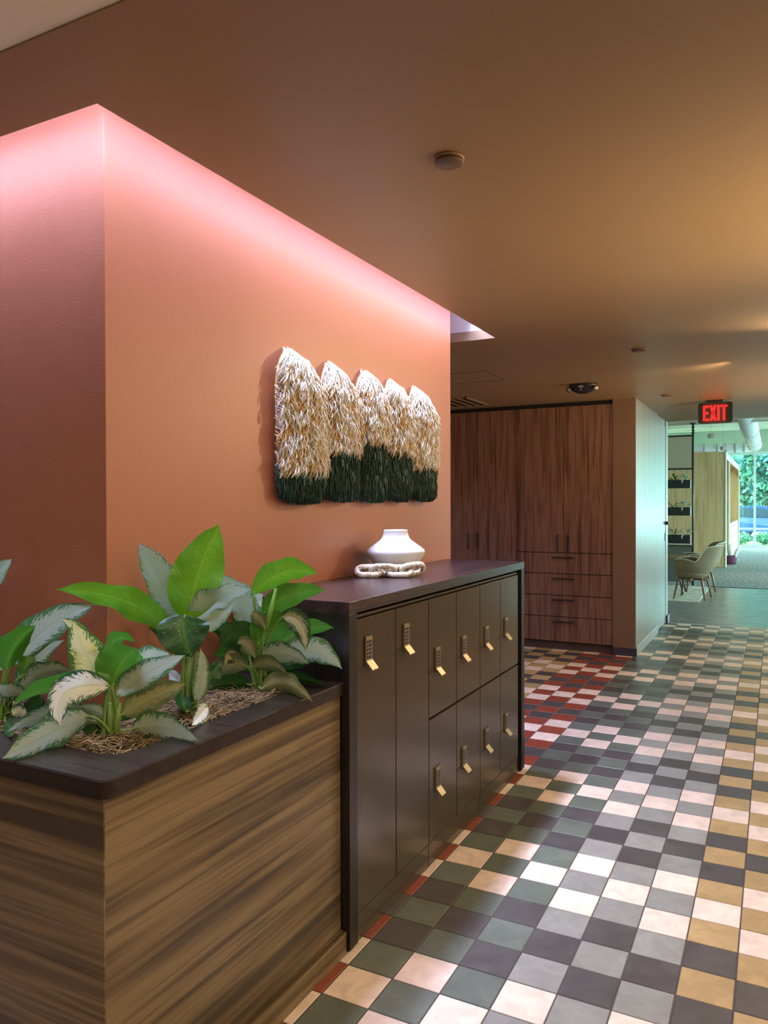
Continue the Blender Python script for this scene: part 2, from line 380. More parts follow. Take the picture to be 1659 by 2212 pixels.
# far brown return and pale wall towards the lounge
mb = MB(); mb.box(-1.465, -1.243, 7.884, 8.3, 0, CZ); struct('wall_return', mb, M_brown)
mb = MB(); mb.box(-1.243, -1.238, 7.885, 9.447, 0, CZ - .001); mb.box(-1.44, -1.243, 8.301, 9.447, 0, CZ - .001); struct('wall_passage', mb, M_pale)
mb = MB(); mb.box(-1.44, -1.236, 10.215, 10.40, 0, CZ - .001, 0, .004); mb.box(-1.44, -1.250, 9.447, 10.215, 2.52, CZ - .002)
struct('wall_passage_end', mb, M_pale)
mb = MB(); mb.box(-1.285, -1.243, 9.452, 10.210, .012, 2.515, 0, .003)
d = struct('door_1', mb, M_pale)
mb = MB(); mb.box(-1.243, -1.200, 10.165, 10.200, 1.262, 1.305, 0, .003); mb.build('door_latch', M_black, d)
mb = MB(); mb.box(-1.243, -1.238, 10.13, 10.15, 1.06, 1.16, 0, .002); mb.build('edge_pull', M_navy, d)
mb = MB(); mb.box(-1.465, -1.228, 7.872, 7.884, 0, .078, 0, .002); struct('baseboard_return', mb, M_navy)
mb = MB(); mb.box(-1.238, -1.226, 7.885, 9.44, 0, .10, 0, .003); struct('baseboard_passage', mb, M_palebase)
mb = MB(); mb.box(-1.236, -1.215, 10.22, 10.41, 0, .10, 0, .004); mb.box(-1.44, -1.215, 10.40, 10.415, 0, .10, 0, .004); struct('baseboard_end', mb, M_navy)
# outer shell of the hall
mb = MB(); mb.box(2.4, 2.5, -3.2, 10.43, 0, 3.2); struct('wall_right', mb, M_cream)
mb = MB(); mb.box(-5.3, -5.2, -3.2, 10.43, 0, 3.2); struct('wall_left', mb, M_cream)
mb = MB(); mb.box(-5.3, 2.5, -3.3, -3.2, 0, 3.2); struct('wall_back', mb, M_cream)
mb = MB(); mb.box(-5.3, -1.44, 8.45, 8.55, 0, CZ); struct('wall_behind_cabinets', mb, M_brown)
mb = MB(); mb.box(-7, -1.44, 10.30, 10.40, 0, CZ); struct('wall_lounge_near', mb, M_cream)
mb = MB(); mb.box(-7, 2.4, 10.43, 10.50, CZ, 4.2); mb.box(-5.2, 2.4, 10.33, 10.43, CT + .001, 4.2); struct('wall_header', mb, M_white)
# lounge shell
mb = MB(); mb.box(-7.1, -7, 10.3, 29.1, 0, 4.3); struct('wall_lounge_left', mb, M_cream)
mb = MB(); mb.box(.55, 6, 10.33, 10.43, 0, 4.3); struct('wall_lounge_blocker', mb, M_cream)  # unseen; extended inward to keep daylight out of the locker reflections
mb = MB(); mb.box(-7.1, 6.1, 10.3, 29.2, 4.2, 4.3)
k = 0
yy = 12.0
while yy < 28.5:
    mb.box(-7, 6, yy, yy + .14, 4.0, 4.2); yy += 1.15
struct('ceiling_lounge', mb, M_white)
mb = MB(); mb.box(-7, 6, 15.2, 15.5, 3.02, 3.20); struct('trim_3', mb, mat('bulkhead_cream', (.55, .48, .38), .6))
mb = MB(); mb.box(-7, 6, 29.0, 29.15, 3.30, 4.2); struct('wall_window_header', mb, mat('sage_header', (.46, .54, .42), .6))
# end window wall
mb = MB(); mb.box(-7, 6, 28.97, 29.07, 3.20, 3.30, 0, .004); mb.box(-7, 6, 28.97, 29.07, 0, .07, 0, .004); mb.box(-7, 6, 28.98, 29.06, .60, .67, 0, .004)
for xx in (-6.6, -5.1, -3.6, -2.13, -.63, .87, 2.37, 3.87, 5.37): mb.box(xx - .035, xx + .035, 28.95, 29.07, .03, 3.25, 0, .004)
wn = struct('window_1', mb, M_alu)
mb = MB(); mb.box(-7, 6, 29.02, 29.03, .05, 3.22); mb.build('window_pane', M_glass, wn)
mb = MB(); mb.box(5.97, 6.07, 10.5, 29, 3.20, 3.30, 0, .004); mb.box(5.97, 6.07, 10.5, 29, 0, .07); mb.box(5.97, 6.07, 10.5, 29, 3.30, 4.2)
yy = 10.6
while yy < 29: mb.box(5.95, 6.07, yy - .035, yy + .035, .03, 3.25, 0, .004); yy += 1.5
wn = struct('window_2', mb, M_alu)
mb = MB(); mb.box(6.02, 6.03, 10.5, 29, .05, 3.22); mb.build('window_pane', M_glass, wn)
LEAVES = [
 ('A','V',[-1.57,1.379,0.994,-1.603,1.283,0.975,-1.602,1.154,0.946,-0.168,0.229,-0.959,0.048]),
 ('A','V',[-1.604,1.395,1.006,-1.666,1.341,1.006,-1.74,1.268,0.961,-0.23,0.531,-0.815,0.035]),
 ('A','V',[-1.53,1.412,1.068,-1.593,1.267,1.116,-1.577,1.297,0.989,0.262,0.469,-0.843,0.041]),
 ('A','G',[-1.571,1.436,1.062,-1.679,1.358,1.084,-1.745,1.289,1.025,-0.413,0.649,-0.639,0.042]),
 ('A','Y',[-1.553,1.423,1.055,-1.605,1.397,1.139,-1.616,1.37,1.235,-0.668,-0.618,-0.415,0.047]),
 ('A','G',[-1.533,1.422,1.063,-1.533,1.445,1.137,-1.456,1.429,1.171,-0.565,-0.695,0.445,0.057]),
 ('A','V',[-1.53,1.434,1.036,-1.466,1.468,1.105,-1.358,1.502,1.148,-0.167,-0.707,0.687,0.041]),
 ('A','O',[-1.533,1.454,0.983,-1.493,1.509,1.026,-1.424,1.579,1.05,-0.168,-0.347,0.923,0.042]),
 ('A','V',[-1.507,1.462,0.945,-1.438,1.514,0.963,-1.286,1.469,0.945,0.011,-0.338,0.941,0.046]),
 ('A','V',[-1.55,1.423,0.972,-1.58,1.408,1.011,-1.592,1.368,1.019,-0.599,-0.203,-0.774,0.019]),
 ('A','Y',[-1.589,1.438,1.099,-1.653,1.44,1.207,-1.704,1.403,1.233,-0.712,-0.223,-0.666,0.023]),
 ('A','G',[-1.595,1.458,1.129,-1.598,1.491,1.203,-1.544,1.518,1.162,0.312,-0.644,0.699,0.027]),
 ('A','V',[-1.541,1.474,1.079,-1.508,1.525,1.147,-1.444,1.547,1.129,0.136,-0.671,0.729,0.041]),
 ('A','V',[-1.569,1.391,0.978,-1.588,1.381,0.978,-1.609,1.359,0.989,-0.396,0.186,-0.899,0.018]),
 ('B','V',[-1.951,1.442,1.075,-1.881,1.48,1.209,-1.715,1.532,1.257,-0.107,-0.828,0.55,0.056]),
 ('B','G',[-1.931,1.407,1.071,-1.908,1.397,1.159,-1.84,1.433,1.201,-0.194,-0.928,0.319,0.041]),
 ('B','V',[-1.952,1.463,0.996,-1.951,1.498,1.101,-1.87,1.552,1.138,-0.121,-0.807,0.579,0.034]),
 ('B','V',[-1.952,1.463,1.002,-1.876,1.503,1.082,-1.796,1.522,1.056,-0.005,-0.664,0.748,0.038]),
 ('B','V',[-1.888,1.428,1.005,-1.89,1.383,1.021,-1.91,1.327,1.048,-0.655,-0.174,-0.735,0.027]),
 ('B','V',[-1.887,1.4,0.946,-1.89,1.416,0.972,-1.818,1.391,0.946,0.0,-0.056,0.998,0.024]),
 ('B','V',[-1.954,1.416,0.964,-1.945,1.377,1.028,-1.944,1.331,0.968,-0.271,-0.078,-0.959,0.034]),
 ('B','G',[-1.929,1.453,1.044,-1.93,1.475,1.083,-1.931,1.486,1.13,-0.319,-0.885,0.34,0.023]),
 ('B','V',[-1.973,1.43,1.062,-2.005,1.414,1.136,-2.016,1.409,1.185,-0.745,-0.559,-0.363,0.036]),
 ('B','V',[-1.945,1.5,0.989,-1.938,1.516,1.024,-1.894,1.539,1.079,-0.183,-0.861,0.475,0.022]),
 ('B','D',[-1.877,1.36,0.946,-1.803,1.331,0.946,-1.736,1.281,0.946,0.271,0.491,0.828,0.02]),
 ('C','L',[-1.549,1.726,1.191,-1.533,1.736,1.336,-1.455,1.756,1.48,-0.64,-0.714,0.284,0.073]),
 ('C','S',[-1.591,1.727,1.201,-1.635,1.717,1.314,-1.681,1.661,1.425,-0.857,-0.286,-0.429,0.053]),
 ('C','L',[-1.583,1.686,1.163,-1.652,1.606,1.293,-1.797,1.464,1.301,-0.557,0.02,-0.83,0.044]),
 ('C','D',[-1.523,1.684,1.217,-1.513,1.654,1.173,-1.49,1.677,1.098,0.765,0.619,0.177,0.07]),
 ('C','S',[-1.552,1.747,1.178,-1.504,1.773,1.27,-1.382,1.814,1.286,-0.036,-0.824,0.566,0.054]),
 ('C','S',[-1.551,1.77,1.159,-1.519,1.809,1.201,-1.468,1.847,1.238,-0.271,-0.528,0.805,0.038]),
 ('C','V',[-1.513,1.719,0.957,-1.488,1.733,1.026,-1.502,1.727,1.116,-0.504,-0.861,0.074,0.025]),
 ('C','V',[-1.458,1.703,0.958,-1.448,1.668,0.946,-1.388,1.559,0.946,0.394,0.269,-0.879,0.025]),
 ('C','D',[-1.489,1.653,0.945,-1.567,1.703,0.961,-1.552,1.723,1.008,-0.561,-0.772,0.299,0.023]),
 ('C','D',[-1.604,1.753,1.113,-1.691,1.765,1.156,-1.726,1.747,1.156,-0.337,0.056,-0.94,0.023]),
 ('D','L',[-1.535,2.02,1.242,-1.441,2.07,1.354,-1.333,2.103,1.309,-0.089,-0.487,0.869,0.046]),
 ('D','S',[-1.569,2.035,1.118,-1.566,2.038,1.225,-1.633,1.97,1.304,-0.897,-0.219,-0.385,0.051]),
 ('D','G',[-1.509,2.044,1.171,-1.453,2.074,1.255,-1.336,2.157,1.251,-0.1,-0.468,0.878,0.043]),
 ('D','S',[-1.568,2.058,1.143,-1.584,2.073,1.205,-1.552,2.101,1.233,-0.571,-0.691,0.443,0.037]),
 ('D','G',[-1.525,2.034,1.072,-1.497,2.05,1.149,-1.409,2.095,1.149,-0.247,-0.547,0.8,0.058]),
 ('D','D',[-1.54,2.026,1.072,-1.572,1.977,1.134,-1.611,1.945,1.073,-0.146,0.117,-0.982,0.052]),
 ('D','O',[-1.441,2.056,1.166,-1.362,2.075,1.183,-1.356,2.065,1.062,0.734,0.28,0.619,0.036]),
 ('D','G',[-1.513,2.108,1.054,-1.441,2.168,1.129,-1.328,2.199,1.119,-0.026,-0.547,0.837,0.04]),
 ('D','V',[-1.453,2.071,1.03,-1.359,2.12,1.086,-1.271,2.153,0.993,0.317,-0.292,0.902,0.054]),
 ('D','V',[-1.509,2.031,1.025,-1.435,2.047,1.071,-1.347,2.069,1.019,0.122,-0.369,0.921,0.045]),
 ('D','O',[-1.553,2.019,0.995,-1.602,1.96,1.036,-1.639,1.907,0.974,-0.211,0.333,-0.919,0.038]),
 ('D','O',[-1.528,2.009,0.999,-1.461,2.011,1.04,-1.391,2.012,0.993,0.052,-0.414,0.909,0.032]),
 ('D','O',[-1.464,1.969,0.945,-1.417,2.055,0.98,-1.233,1.913,0.946,-0.049,-0.195,0.98,0.038]),
 ('D','O',[-1.572,2.01,1.023,-1.596,1.953,1.073,-1.583,1.936,1.008,0.08,0.187,-0.979,0.026]),
 ('D','D',[-1.59,2.057,1.049,-1.654,2.047,1.117,-1.715,2.015,1.118,-0.45,-0.114,-0.886,0.035]),
 ('D','D',[-1.564,2.069,0.948,-1.48,2.135,0.965,-1.311,2.115,0.945,0.089,-0.431,0.898,0.028]),
 ('D','D',[-1.528,1.998,0.946,-1.602,1.982,0.962,-1.618,1.889,0.946,-0.349,0.29,-0.891,0.032]),
 ('D','O',[-1.485,2.022,1.133,-1.51,1.998,1.177,-1.525,2.002,1.182,-0.758,-0.058,-0.649,0.024]),
 ('D','D',[-1.564,2.093,1.088,-1.647,2.085,1.156,-1.667,2.075,1.149,-0.488,-0.129,-0.863,0.027]),
 ('D','D',[-1.551,2.099,1.016,-1.478,2.171,1.068,-1.417,2.197,1.083,-0.198,-0.357,0.913,0.031]),
 ('A','D',[-1.577,1.426,0.945,-1.564,1.387,0.946,-1.626,1.4,0.946,-0.106,0.199,-0.974,0.019]),
 ('A','D',[-1.572,1.479,0.955,-1.561,1.53,1.002,-1.545,1.561,0.973,0.098,-0.244,0.965,0.03]),
 ('B','D',[-1.906,1.441,0.946,-1.969,1.532,0.953,-1.926,1.532,0.946,0.161,0.033,0.986,0.029]),
 ('B','D',[-1.933,1.427,0.946,-1.994,1.452,0.969,-2.005,1.413,0.971,-0.315,-0.076,-0.946,0.032]),
 ('C','S',[-1.561,1.751,0.95,-1.623,1.764,1.005,-1.659,1.757,1.029,-0.614,-0.256,-0.746,0.025]),
 ('C','D',[-1.558,1.775,0.971,-1.532,1.823,1.028,-1.527,1.848,1.05,-0.325,-0.633,0.703,0.029]),
 ('D','D',[-1.528,2.031,0.945,-1.471,2.061,0.945,-1.358,2.018,0.946,-0.035,-0.39,0.92,0.028]),
 ('D','D',[-1.557,2.095,0.958,-1.465,2.177,1.017,-1.392,2.198,1.005,-0.011,-0.4,0.916,0.038]),
 ('D','G',[-1.59,2.079,0.972,-1.66,2.065,1.041,-1.712,2.038,1.019,-0.385,0.099,-0.918,0.038]),
 ('D','O',[-1.516,2.005,1.036,-1.534,1.974,1.109,-1.553,1.964,1.082,-0.643,-0.232,-0.73,0.026]),
 ('E','S',[-2.186,1.493,1.213,-2.145,1.515,1.33,-2.09,1.544,1.372,-0.255,-0.866,0.43,0.031]),
]
# ================================================================== PLANTER
PT = .93
pl = thing('wooden_planter', 'long walnut planter box with a dark rounded top, full of leafy plants beside the lockers', 'planter', (-1.6, 1.7, 0))
def rounded(x0, x1, y0, y1, r, corners):
    """rectangle outline counter-clockwise with the named corners rounded"""
    out = []
    for (cx, cy, sx, sy, a0, key) in ((x1, y0, -1, 1, -90, 'br'), (x1, y1, -1, -1, 0, 'tr'), (x0, y1, 1, -1, 90, 'tl'), (x0, y0, 1, 1, 180, 'bl')):
        if key in corners:
            for k in range(9):
                a = math.radians(a0 + 90 * k / 8); out.append((cx + sx * r + r * math.cos(a), cy + sy * r + r * math.sin(a)))
        else: out.append((cx, cy))
    return out
mb = MB()
mb.box(-3.4, -1.32, 1.20, 1.228, .0, PT - .042); mb.box(-1.348, -1.32, 1.228, 2.222, .0, PT - .042)
mb.box(-3.4, -1.348, 1.582, 1.608, 0, PT - .042); mb.box(-1.756, -1.73, 1.608, 2.222, 0, PT - .042); mb.box(-1.73, -1.348, 2.20, 2.222, 0, PT - .042)
mb.build('long_side_panel', M_walnut_y, pl)
mb = MB(); mb.box(-3.4, -1.3201, 1.196, 1.1999, .0, PT - .042); mb.build('end_panel', M_walnut_x, pl)
# dark top: outer outline with rounded corner, opening with rounded corner, bridged
outer = [(-3.4, 1.185)] + rounded(-3.4, -1.305, 1.185, 2.225, .028, ('br',))[:9] + [(-1.305, 2.225), (-1.758, 2.225), (-1.758, 1.611), (-3.4, 1.611)]
inner = [(-3.3, 1.325)] + rounded(-3.3, -1.412, 1.325, 2.0, .055, ('br',))[:9] + [(-1.412, 2.06), (-1.70, 2.06), (-1.70, 1.565), (-3.3, 1.565)]
mb = MB(); n = len(outer)
z0, z1, ch = PT - .042, PT, .004
def ins(P, d):
    res = []
    for i in range(len(P)):
        a = Vector(P[i - 1]); b = Vector(P[i]); c = Vector(P[(i + 1) % len(P)])
        t1 = (b - a).normalized(); t2 = (c - b).normalized(); n1 = Vector((-t1.y, t1.x)); n2 = Vector((-t2.y, t2.x))
        m_ = (n1 + n2); m_ = m_ / max(.3, m_.length_squared / 2) / 1.0
        q = b + m_ * d * .5 * 1.0; res.append((q.x, q.y))
    return res
o2 = ins(outer, ch * 2); i2 = ins(inner, -ch * 2)
vv = [(x, y, z0) for x, y in outer] + [(x, y, z1 - ch) for x, y in outer] + [(x, y, z1) for x, y in o2] + [(x, y, z1) for x, y in i2] + [(x, y, z1 - ch) for x, y in inner] + [(x, y, z0) for x, y in inner]
ff = []
for i in range(n):
    j = (i + 1) % n
    for k in range(5): ff.append((k * n + i, k * n + j, (k + 1) * n + j, (k + 1) * n + i))
    ff.append((5 * n + i, 5 * n + j, j, i))
mb.add(vv, ff); mb.build('planter_top', M_darktop, pl)
mb = MB(); mb.box(-3.4, -1.297, 1.180, 1.1958, 0, .08, 0, .002); mb.box(-1.3198, -1.297, 1.180, 2.222, 0, .08, 0, .002); mb.build('plinth_board', M_walnut_y, pl)
mb = MB(); mb.box(-3.37, -1.35, 1.24, 1.58, .80, .902); mb.box(-1.72, -1.35, 1.58, 2.19, .80, .902)
so = mb.build('soil', M_soil, pl)
# dry moss tangle
rnd = random.Random(4)
mb = MB()
def mosspt():
    while True:
        if rnd.random() < .62: x, y = rnd.uniform(-1.695, -1.416), rnd.uniform(1.33, 2.055)
        else: x, y = rnd.uniform(-2.6, -1.5), rnd.uniform(1.33, 1.56)
        return x, y
for k in range(2600):
    x, y = mosspt(); h = .012 + .018 * noise.noise(Vector((x * 9, y * 9, 0))); z = .905 + rnd.random() * (.016 + max(0, h))
    a = rnd.uniform(0, 2 * PI); r_ = rnd.uniform(.009, .030); pts = []; turn = rnd.uniform(1.5, 5) * rnd.choice((-1, 1)); dz = rnd.uniform(-.6, .9)
    for q in range(6):
        t = q / 5; aa = a + turn * t
        pts.append((min(max(x + r_ * math.cos(aa), -3.2), -1.414), min(max(y + r_ * math.sin(aa), 1.328), 2.057), z + r_ * dz * math.sin(t * PI)))
    mb.tube(pts, rnd.uniform(.0008, .0014), 3, 0 if rnd.random() < .75 else 1, cap=False)
tag(mb.build('dry_moss', [M_moss, M_mossd]), 'curly tan dried moss covering the soil in the walnut planter', 'moss', kind='stuff')
# ------------------------------------------------------------------ plants
def build_leaf(parent, kind, d, seed, idx):
    R_ = random.Random(seed)
    B, Mi, T, S = Vector(d[0:3]), Vector(d[3:6]), Vector(d[6:9]), Vector(d[9:12]); hw = d[12] * 1.10
    NU, NV = 26, 12
    mb = MB(); fold = R_.uniform(.12, .34); ph = R_.uniform(0, 6.28); wa = R_.uniform(.03, .07) * (1.7 if kind in 'SL' else 1)
    for i in range(NU + 1):
        t = i / NU; P = bez(B, Mi, T, t); tn = ((Mi - B) * (1 - t) + (T - Mi) * t).normalized()
        s = (S - tn * S.dot(tn))
        s = s.normalized() if s.length > 1e-4 else tn.orthogonal().normalized()
        nn = s.cross(tn)
        if nn.z < 0: nn = -nn
        if t < .9: wd = hw * (math.sin(PI * min(1, (t / .9) ** .72 * .5 + .0)) if t < .38 else math.cos((t - .38) / .62 * PI / 2) ** .78)
        else: wd = hw * (math.cos((.9 - .38) / .62 * PI / 2) ** .78) * (1 - (t - .9) / .1) ** 1.25
        if t < .38: wd = hw * math.sin((t / .38) ** .8 * PI / 2) ** .85
        wd = max(wd, .0006)
        for j in range(NV + 1):
            v = j / NV * 2 - 1
            z = abs(v) ** 1.3 * fold * wd - v * v * v * v * .25 * wd * fold
            z += math.sin(t * 17 + ph + (0 if v > 0 else 1.7)) * wa * hw * v * v * 2.0 * math.sin(PI * t)
            z += abs(math.sin((t - abs(v) * .16) * 40)) * .006 * hw * 2 * (1 - abs(v))
            z -= math.exp(-(v / .10) ** 2) * .035 * hw
            mb.v.append(tuple(P + s * (v * wd * (1 - .12 * fold)) + nn * z)); mb.uv.append((t, v))
    for i in range(NU):
        for j in range(NV):
            a = i * (NV + 1) + j; q = (a, a + 1, a + NV + 2, a + NV + 1)
            mb.f.append(q); mb.m.append(0); mb.sm.append(True)
    # make the upper side the front face
    o = mb.build('leaf', LM[kind], parent)
    up = sum((p.normal.z * p.area for p in o.data.polygons))
    if up < 0: o.data.flip_normals()
    return o
PL = {'A': ((-1.545, 1.425), 'low silver variegated plant at the front corner of the walnut planter'),
      'B': ((-1.98, 1.425), 'silver variegated plant cut off by the left edge of the picture'),
      'C': ((-1.545, 1.725), 'tall plant with one upright lime leaf, middle of the walnut planter'),
      'D': ((-1.533, 2.051), 'bushy dark green plant closest to the lockers at the end of the planter'),
      'E': ((-2.32, 1.42), 'plant of which one pale blue-green leaf tip shows at the left edge')}
roots = {}
for k, ((x, y), lab) in PL.items():
    roots[k] = thing('variegated_plant', lab, 'potted plant', (x, y, .905), 'leafy plants in the walnut planter')
for idx, (k, kind, d) in enumerate(LEAVES):
    lf = build_leaf(roots[k], kind, d, idx * 7 + 1, idx)
    x, y = PL[k][0]; rr = random.Random(idx)
    a = Vector((x + rr.uniform(-.018, .018), y + rr.uniform(-.018, .018), .90)); b = Vector(d[0:3])
    hrz = Vector((b.x - a.x, b.y - a.y, 0)).length
    m_ = Vector((a.x + (b.x - a.x) * .35, a.y + (b.y - a.y) * .35, max(a.z + (b.z - a.z) * .85, .95)))
    pts = [bez(a, m_, b, t / 8) for t in range(9)]
    tn = (Vector(d[3:6]) - b).normalized() * .012; pts.append(b + tn)
    mb = MB(); R0 = .0055 if k != 'C' else .007
    mb.tube(pts, [R0 - (R0 - .0026) * i / 9 for i in range(10)], 8)
    mb.build('leaf_stalk', M_petiole_l if kind in 'GL' else M_petiole, lf, origin=tuple(roots[k]['_org']))
# central stems
for k in 'ABCD':
    x, y = PL[k][0]; h = .17 if k == 'C' else .09
    for q, (dx, dy) in enumerate(((0, 0), (.012, .008), (-.012, .006))):
        mb = MB(); mb.tube([(x + dx, y + dy, .89), (x + dx * 1.3, y + dy, .94 + h * .4), (x + dx * 1.8, y + dy * 1.5, .93 + h)], [.010, .009, .005], 10)
        mb.build('stem', M_petiole, roots[k])
# thick rolled sheath of the tall plant
mb = MB(); mb.tube([(-1.56, 1.728, 1.13), (-1.563, 1.73, 1.22), (-1.572, 1.728, 1.295)], [.008, .007, .002], 10); mb.build('rolled_new_leaf', M_petiole_l, roots['C'])
mb = MB(); mb.tube([(-1.49, 2.03, 1.12), (-1.475, 2.035, 1.18), (-1.458, 2.045, 1.262)], [.009, .008, .005], 10); mb.build('stem', M_petiole_l, roots['D'])
# ================================================================== LOCKER COUNTER
LX, LY0, LY1, LT = -1.286, 2.227, 4.250, 1.204
ct = thing('locker_counter', 'dark stained oak waterfall counter framing the bronze lockers', 'counter', (-1.52, 3.24, 0))
mb = MB(); mb.box(-1.7605, LX, LY0, LY1, LT - .042, LT, 0, .0015); mb.build('counter_top', M_darkoak, ct)
M_darkoak_z = wood('dark_stained_oak_upright', 2, (.006, .004, .004), (.013, .009, .008), (.022, .015, .014), .38, 1.6)
for y0, y1 in ((LY0, LY0 + .056), (LY1 - .056, LY1)):
    mb = MB(); mb.box(-1.7605, LX, y0, y1, .012, LT - .0425, 0, .0015); sp_ = mb.build('side_panel', M_darkoak_z, ct)
    mb = MB(); mb.box(-1.74, LX - .01, y0 + .01, y1 - .01, 0, .012); mb.build('foot', M_black, sp_, origin=tuple(ct['_org']))
mb = MB(); mb.box(-1.7605, -1.745, LY0 + .0565, LY1 - .0565, .0, LT - .043); mb.build('back_panel', M_void, ct)
# lockers -------------------------------------------------------------
DX = LX - .010     # door face plane
PW = .3117
def make_locker(h, lockz, label, loc):
    x0, y0, z0 = loc
    t = thing('locker', label, 'locker', loc, 'bronze lockers under the dark counter')
    mb = MB(); mb.box(x0 - .43, x0 - .024, y0 + .001, y0 + PW - .001, z0 + .001, z0 + h - .001, 0); mb.build('body', M_void, t)
    mb = MB(); g = .0030
    mb.box(x0 - .020, x0, y0 + g, y0 + PW - g, z0 + g, z0 + h - g, 0, .0012); mb.build('door', M_bronze, t)
    # combination lock: body, hooked pull, keypad
    ly = y0 + .083; lz = lockz; hw = .0245
    mb = MB()
    # vertical plate plus angled pull as one side profile extruded across the width
    prof = [(0, 0), (.009, -.002), (.009, -.088), (.034, -.116), (.030, -.122), (.009, -.102), (.001, -.102), (0, -.10)]
    v = [(x0 + a, ly - hw, lz + b) for a, b in prof] + [(x0 + a, ly + hw, lz + b) for a, b in prof]; n = len(prof)
    bm = bmesh.new(); bv = [bm.verts.new(q) for q in v]
    bm.faces.new([bv[i] for i in range(n)]); bm.faces.new([bv[i + n] for i in reversed(range(n))])
    for i in range(n): bm.faces.new((bv[i], bv[i + n], bv[(i + 1) % n + n], bv[(i + 1) % n]))
    bmesh.ops.recalc_face_normals(bm, faces=list(bm.faces)); bmesh.ops.bevel(bm, geom=list(bm.edges), offset=.0014, segments=2, affect='EDGES')
    mb.add_bm(bm); lo = mb.build('combination_lock', M_brass, t)
    mb = MB()
    for r_ in range(5):
        zz = lz - .016 - r_ * .0138
        for c_ in (0, 1):
            yy = ly - .0182 + c_ * .0190
            mb.box(x0 + .0092, x0 + .0106, yy, yy + .0174, zz - .0098, zz, 0, .0008)
            mb.box(x0 + .0101, x0 + .0109, yy + .0074, yy + .0104, zz - .0068, zz - .003, 1)
    mb.build('keypad', [M_key, M_keydot], lo, origin=loc)
    mb = MB(); mb.box(x0 - .002, x0 + .0004, ly - hw - .003, ly + hw + .003, lz - .106, lz + .002); mb.build('mounting_plate', M_void, lo, origin=loc)
    return t
Y0 = LY0 + .058 + .006
tall = make_locker(1.037, 1.068, 'full-height bronze locker nearest the planter', (DX, Y0, .100))
place_copy(tall, (DX, Y0 + PW, .100), 'full-height bronze locker, second from the planter')
up = make_locker(.508, .922, 'upper bronze locker directly right of the two full-height lockers', (DX, Y0 + 2 * PW, .629))
ulab = ['', 'second upper bronze locker right of the full-height ones', 'third upper bronze locker right of the full-height ones', 'upper bronze locker at the far end of the counter']
for i in (1, 2, 3): place_copy(up, (DX, Y0 + (2 + i) * PW, .629), ulab[i])
lo_ = make_locker(.525, .405, 'lower bronze locker directly right of the two full-height lockers', (DX, Y0 + 2 * PW, .100))
llab = ['', 'second lower bronze locker right of the full-height ones', 'third lower bronze locker right of the full-height ones', 'lower bronze locker at the far end of the counter']
for i in (1, 2, 3): place_copy(lo_, (DX, Y0 + (2 + i) * PW, .100), llab[i])
mb = MB()
for i in range(3): mb.box(DX - .02, DX - .003, Y0 + i * 2 * PW + .002, Y0 + (i + 1) * 2 * PW - .002, .0, .0975, 0, .0015)
tag(mb.build('locker_plinth', M_bronze), 'bronze plinth running along the floor below the lockers', 'plinth')
mb = MB()
mb.box(DX - .030, DX - .004, Y0, Y0 + 2 * PW - .02, 1.140, 1.149, 0, .001); mb.box(DX - .030, DX - .004, Y0 + 2 * PW - .018, Y0 + 4 * PW - .02, 1.140, 1.149, 0, .001); mb.box(DX - .030, DX - .004, Y0 + 4 * PW - .018, Y0 + 6 * PW, 1.140, 1.149, 0, .001)
tag(mb.build('locker_filler_strip', M_bronze), 'thin bronze filler strip between locker doors and dark counter', 'trim strip')
# ================================================================== VASE AND STONE CHAIN
VX, VY = -1.600, 3.215
prof = [(.0, .0), (.080, .0), (.088, .003), (.103, .030), (.128, .062), (.150, .092), (.157, .104), (.1585, .112), (.155, .122), (.140, .134), (.112, .152), (.086, .169), (.074, .182), (.067, .200), (.064, .214), (.064, .219), (.061, .2215), (.057, .220), (.056, .210), (.060, .19), (.075, .165), (.13, .125), (.12, .07), (.07, .012), (0, .010)]
s_ = 1.0
mb = MB(); mb.lathe([(r_ * .877, LT + z * .957) for r_, z in prof], VX, VY, 64)
tag(mb.build('vase', M_vase, origin=(VX, VY, LT)), 'wide squat white ceramic vase with a short neck on the dark counter', 'vase')
chn = thing('stone_chain', 'carved cream stone chain links lying in front of the white vase', 'ornament', (-1.55, 3.07, LT))
def link_mb(c, ax, tilt, roll, L=.058, Wd=.027, r=.0128):
    """oblong link: centre c, long axis direction ax (angle), side plane tilt"""
    mb = MB(); pts = []
    n = 40
    for i in range(n):
        a = 2 * PI * i / n; u_ = math.cos(a) * Wd; v_ = math.sin(a) * Wd
        pts.append((u_ + (L - Wd if math.cos(a) > 0 else -(L - Wd)), v_))
    lx = Vector((math.cos(ax) * math.cos(roll), math.sin(ax) * math.cos(roll), math.sin(roll)))
    sd = Vector((-math.sin(ax), math.cos(ax), 0)); up_ = lx.cross(sd)
    sy = sd * math.cos(tilt) + up_ * math.sin(tilt)
    P = [Vector(c) + lx * u_ + sy * v_ for u_, v_ in pts]
    nrm = lx.cross(sy); vv = []; m_ = 12
    for i in range(n):
        t = (P[(i + 1) % n] - P[i - 1]).normalized(); b = t.cross(nrm)
        for j in range(m_): a = 2 * PI * j / m_; vv.append(P[i] + (nrm * math.cos(a) + b * math.sin(a)) * r)
    ff = [(i * m_ + j, i * m_ + (j + 1) % m_, ((i + 1) % n) * m_ + (j + 1) % m_, ((i + 1) % n) * m_ + j) for i in range(n) for j in range(m_)]
    mb.add(vv, ff, 0, True); return mb
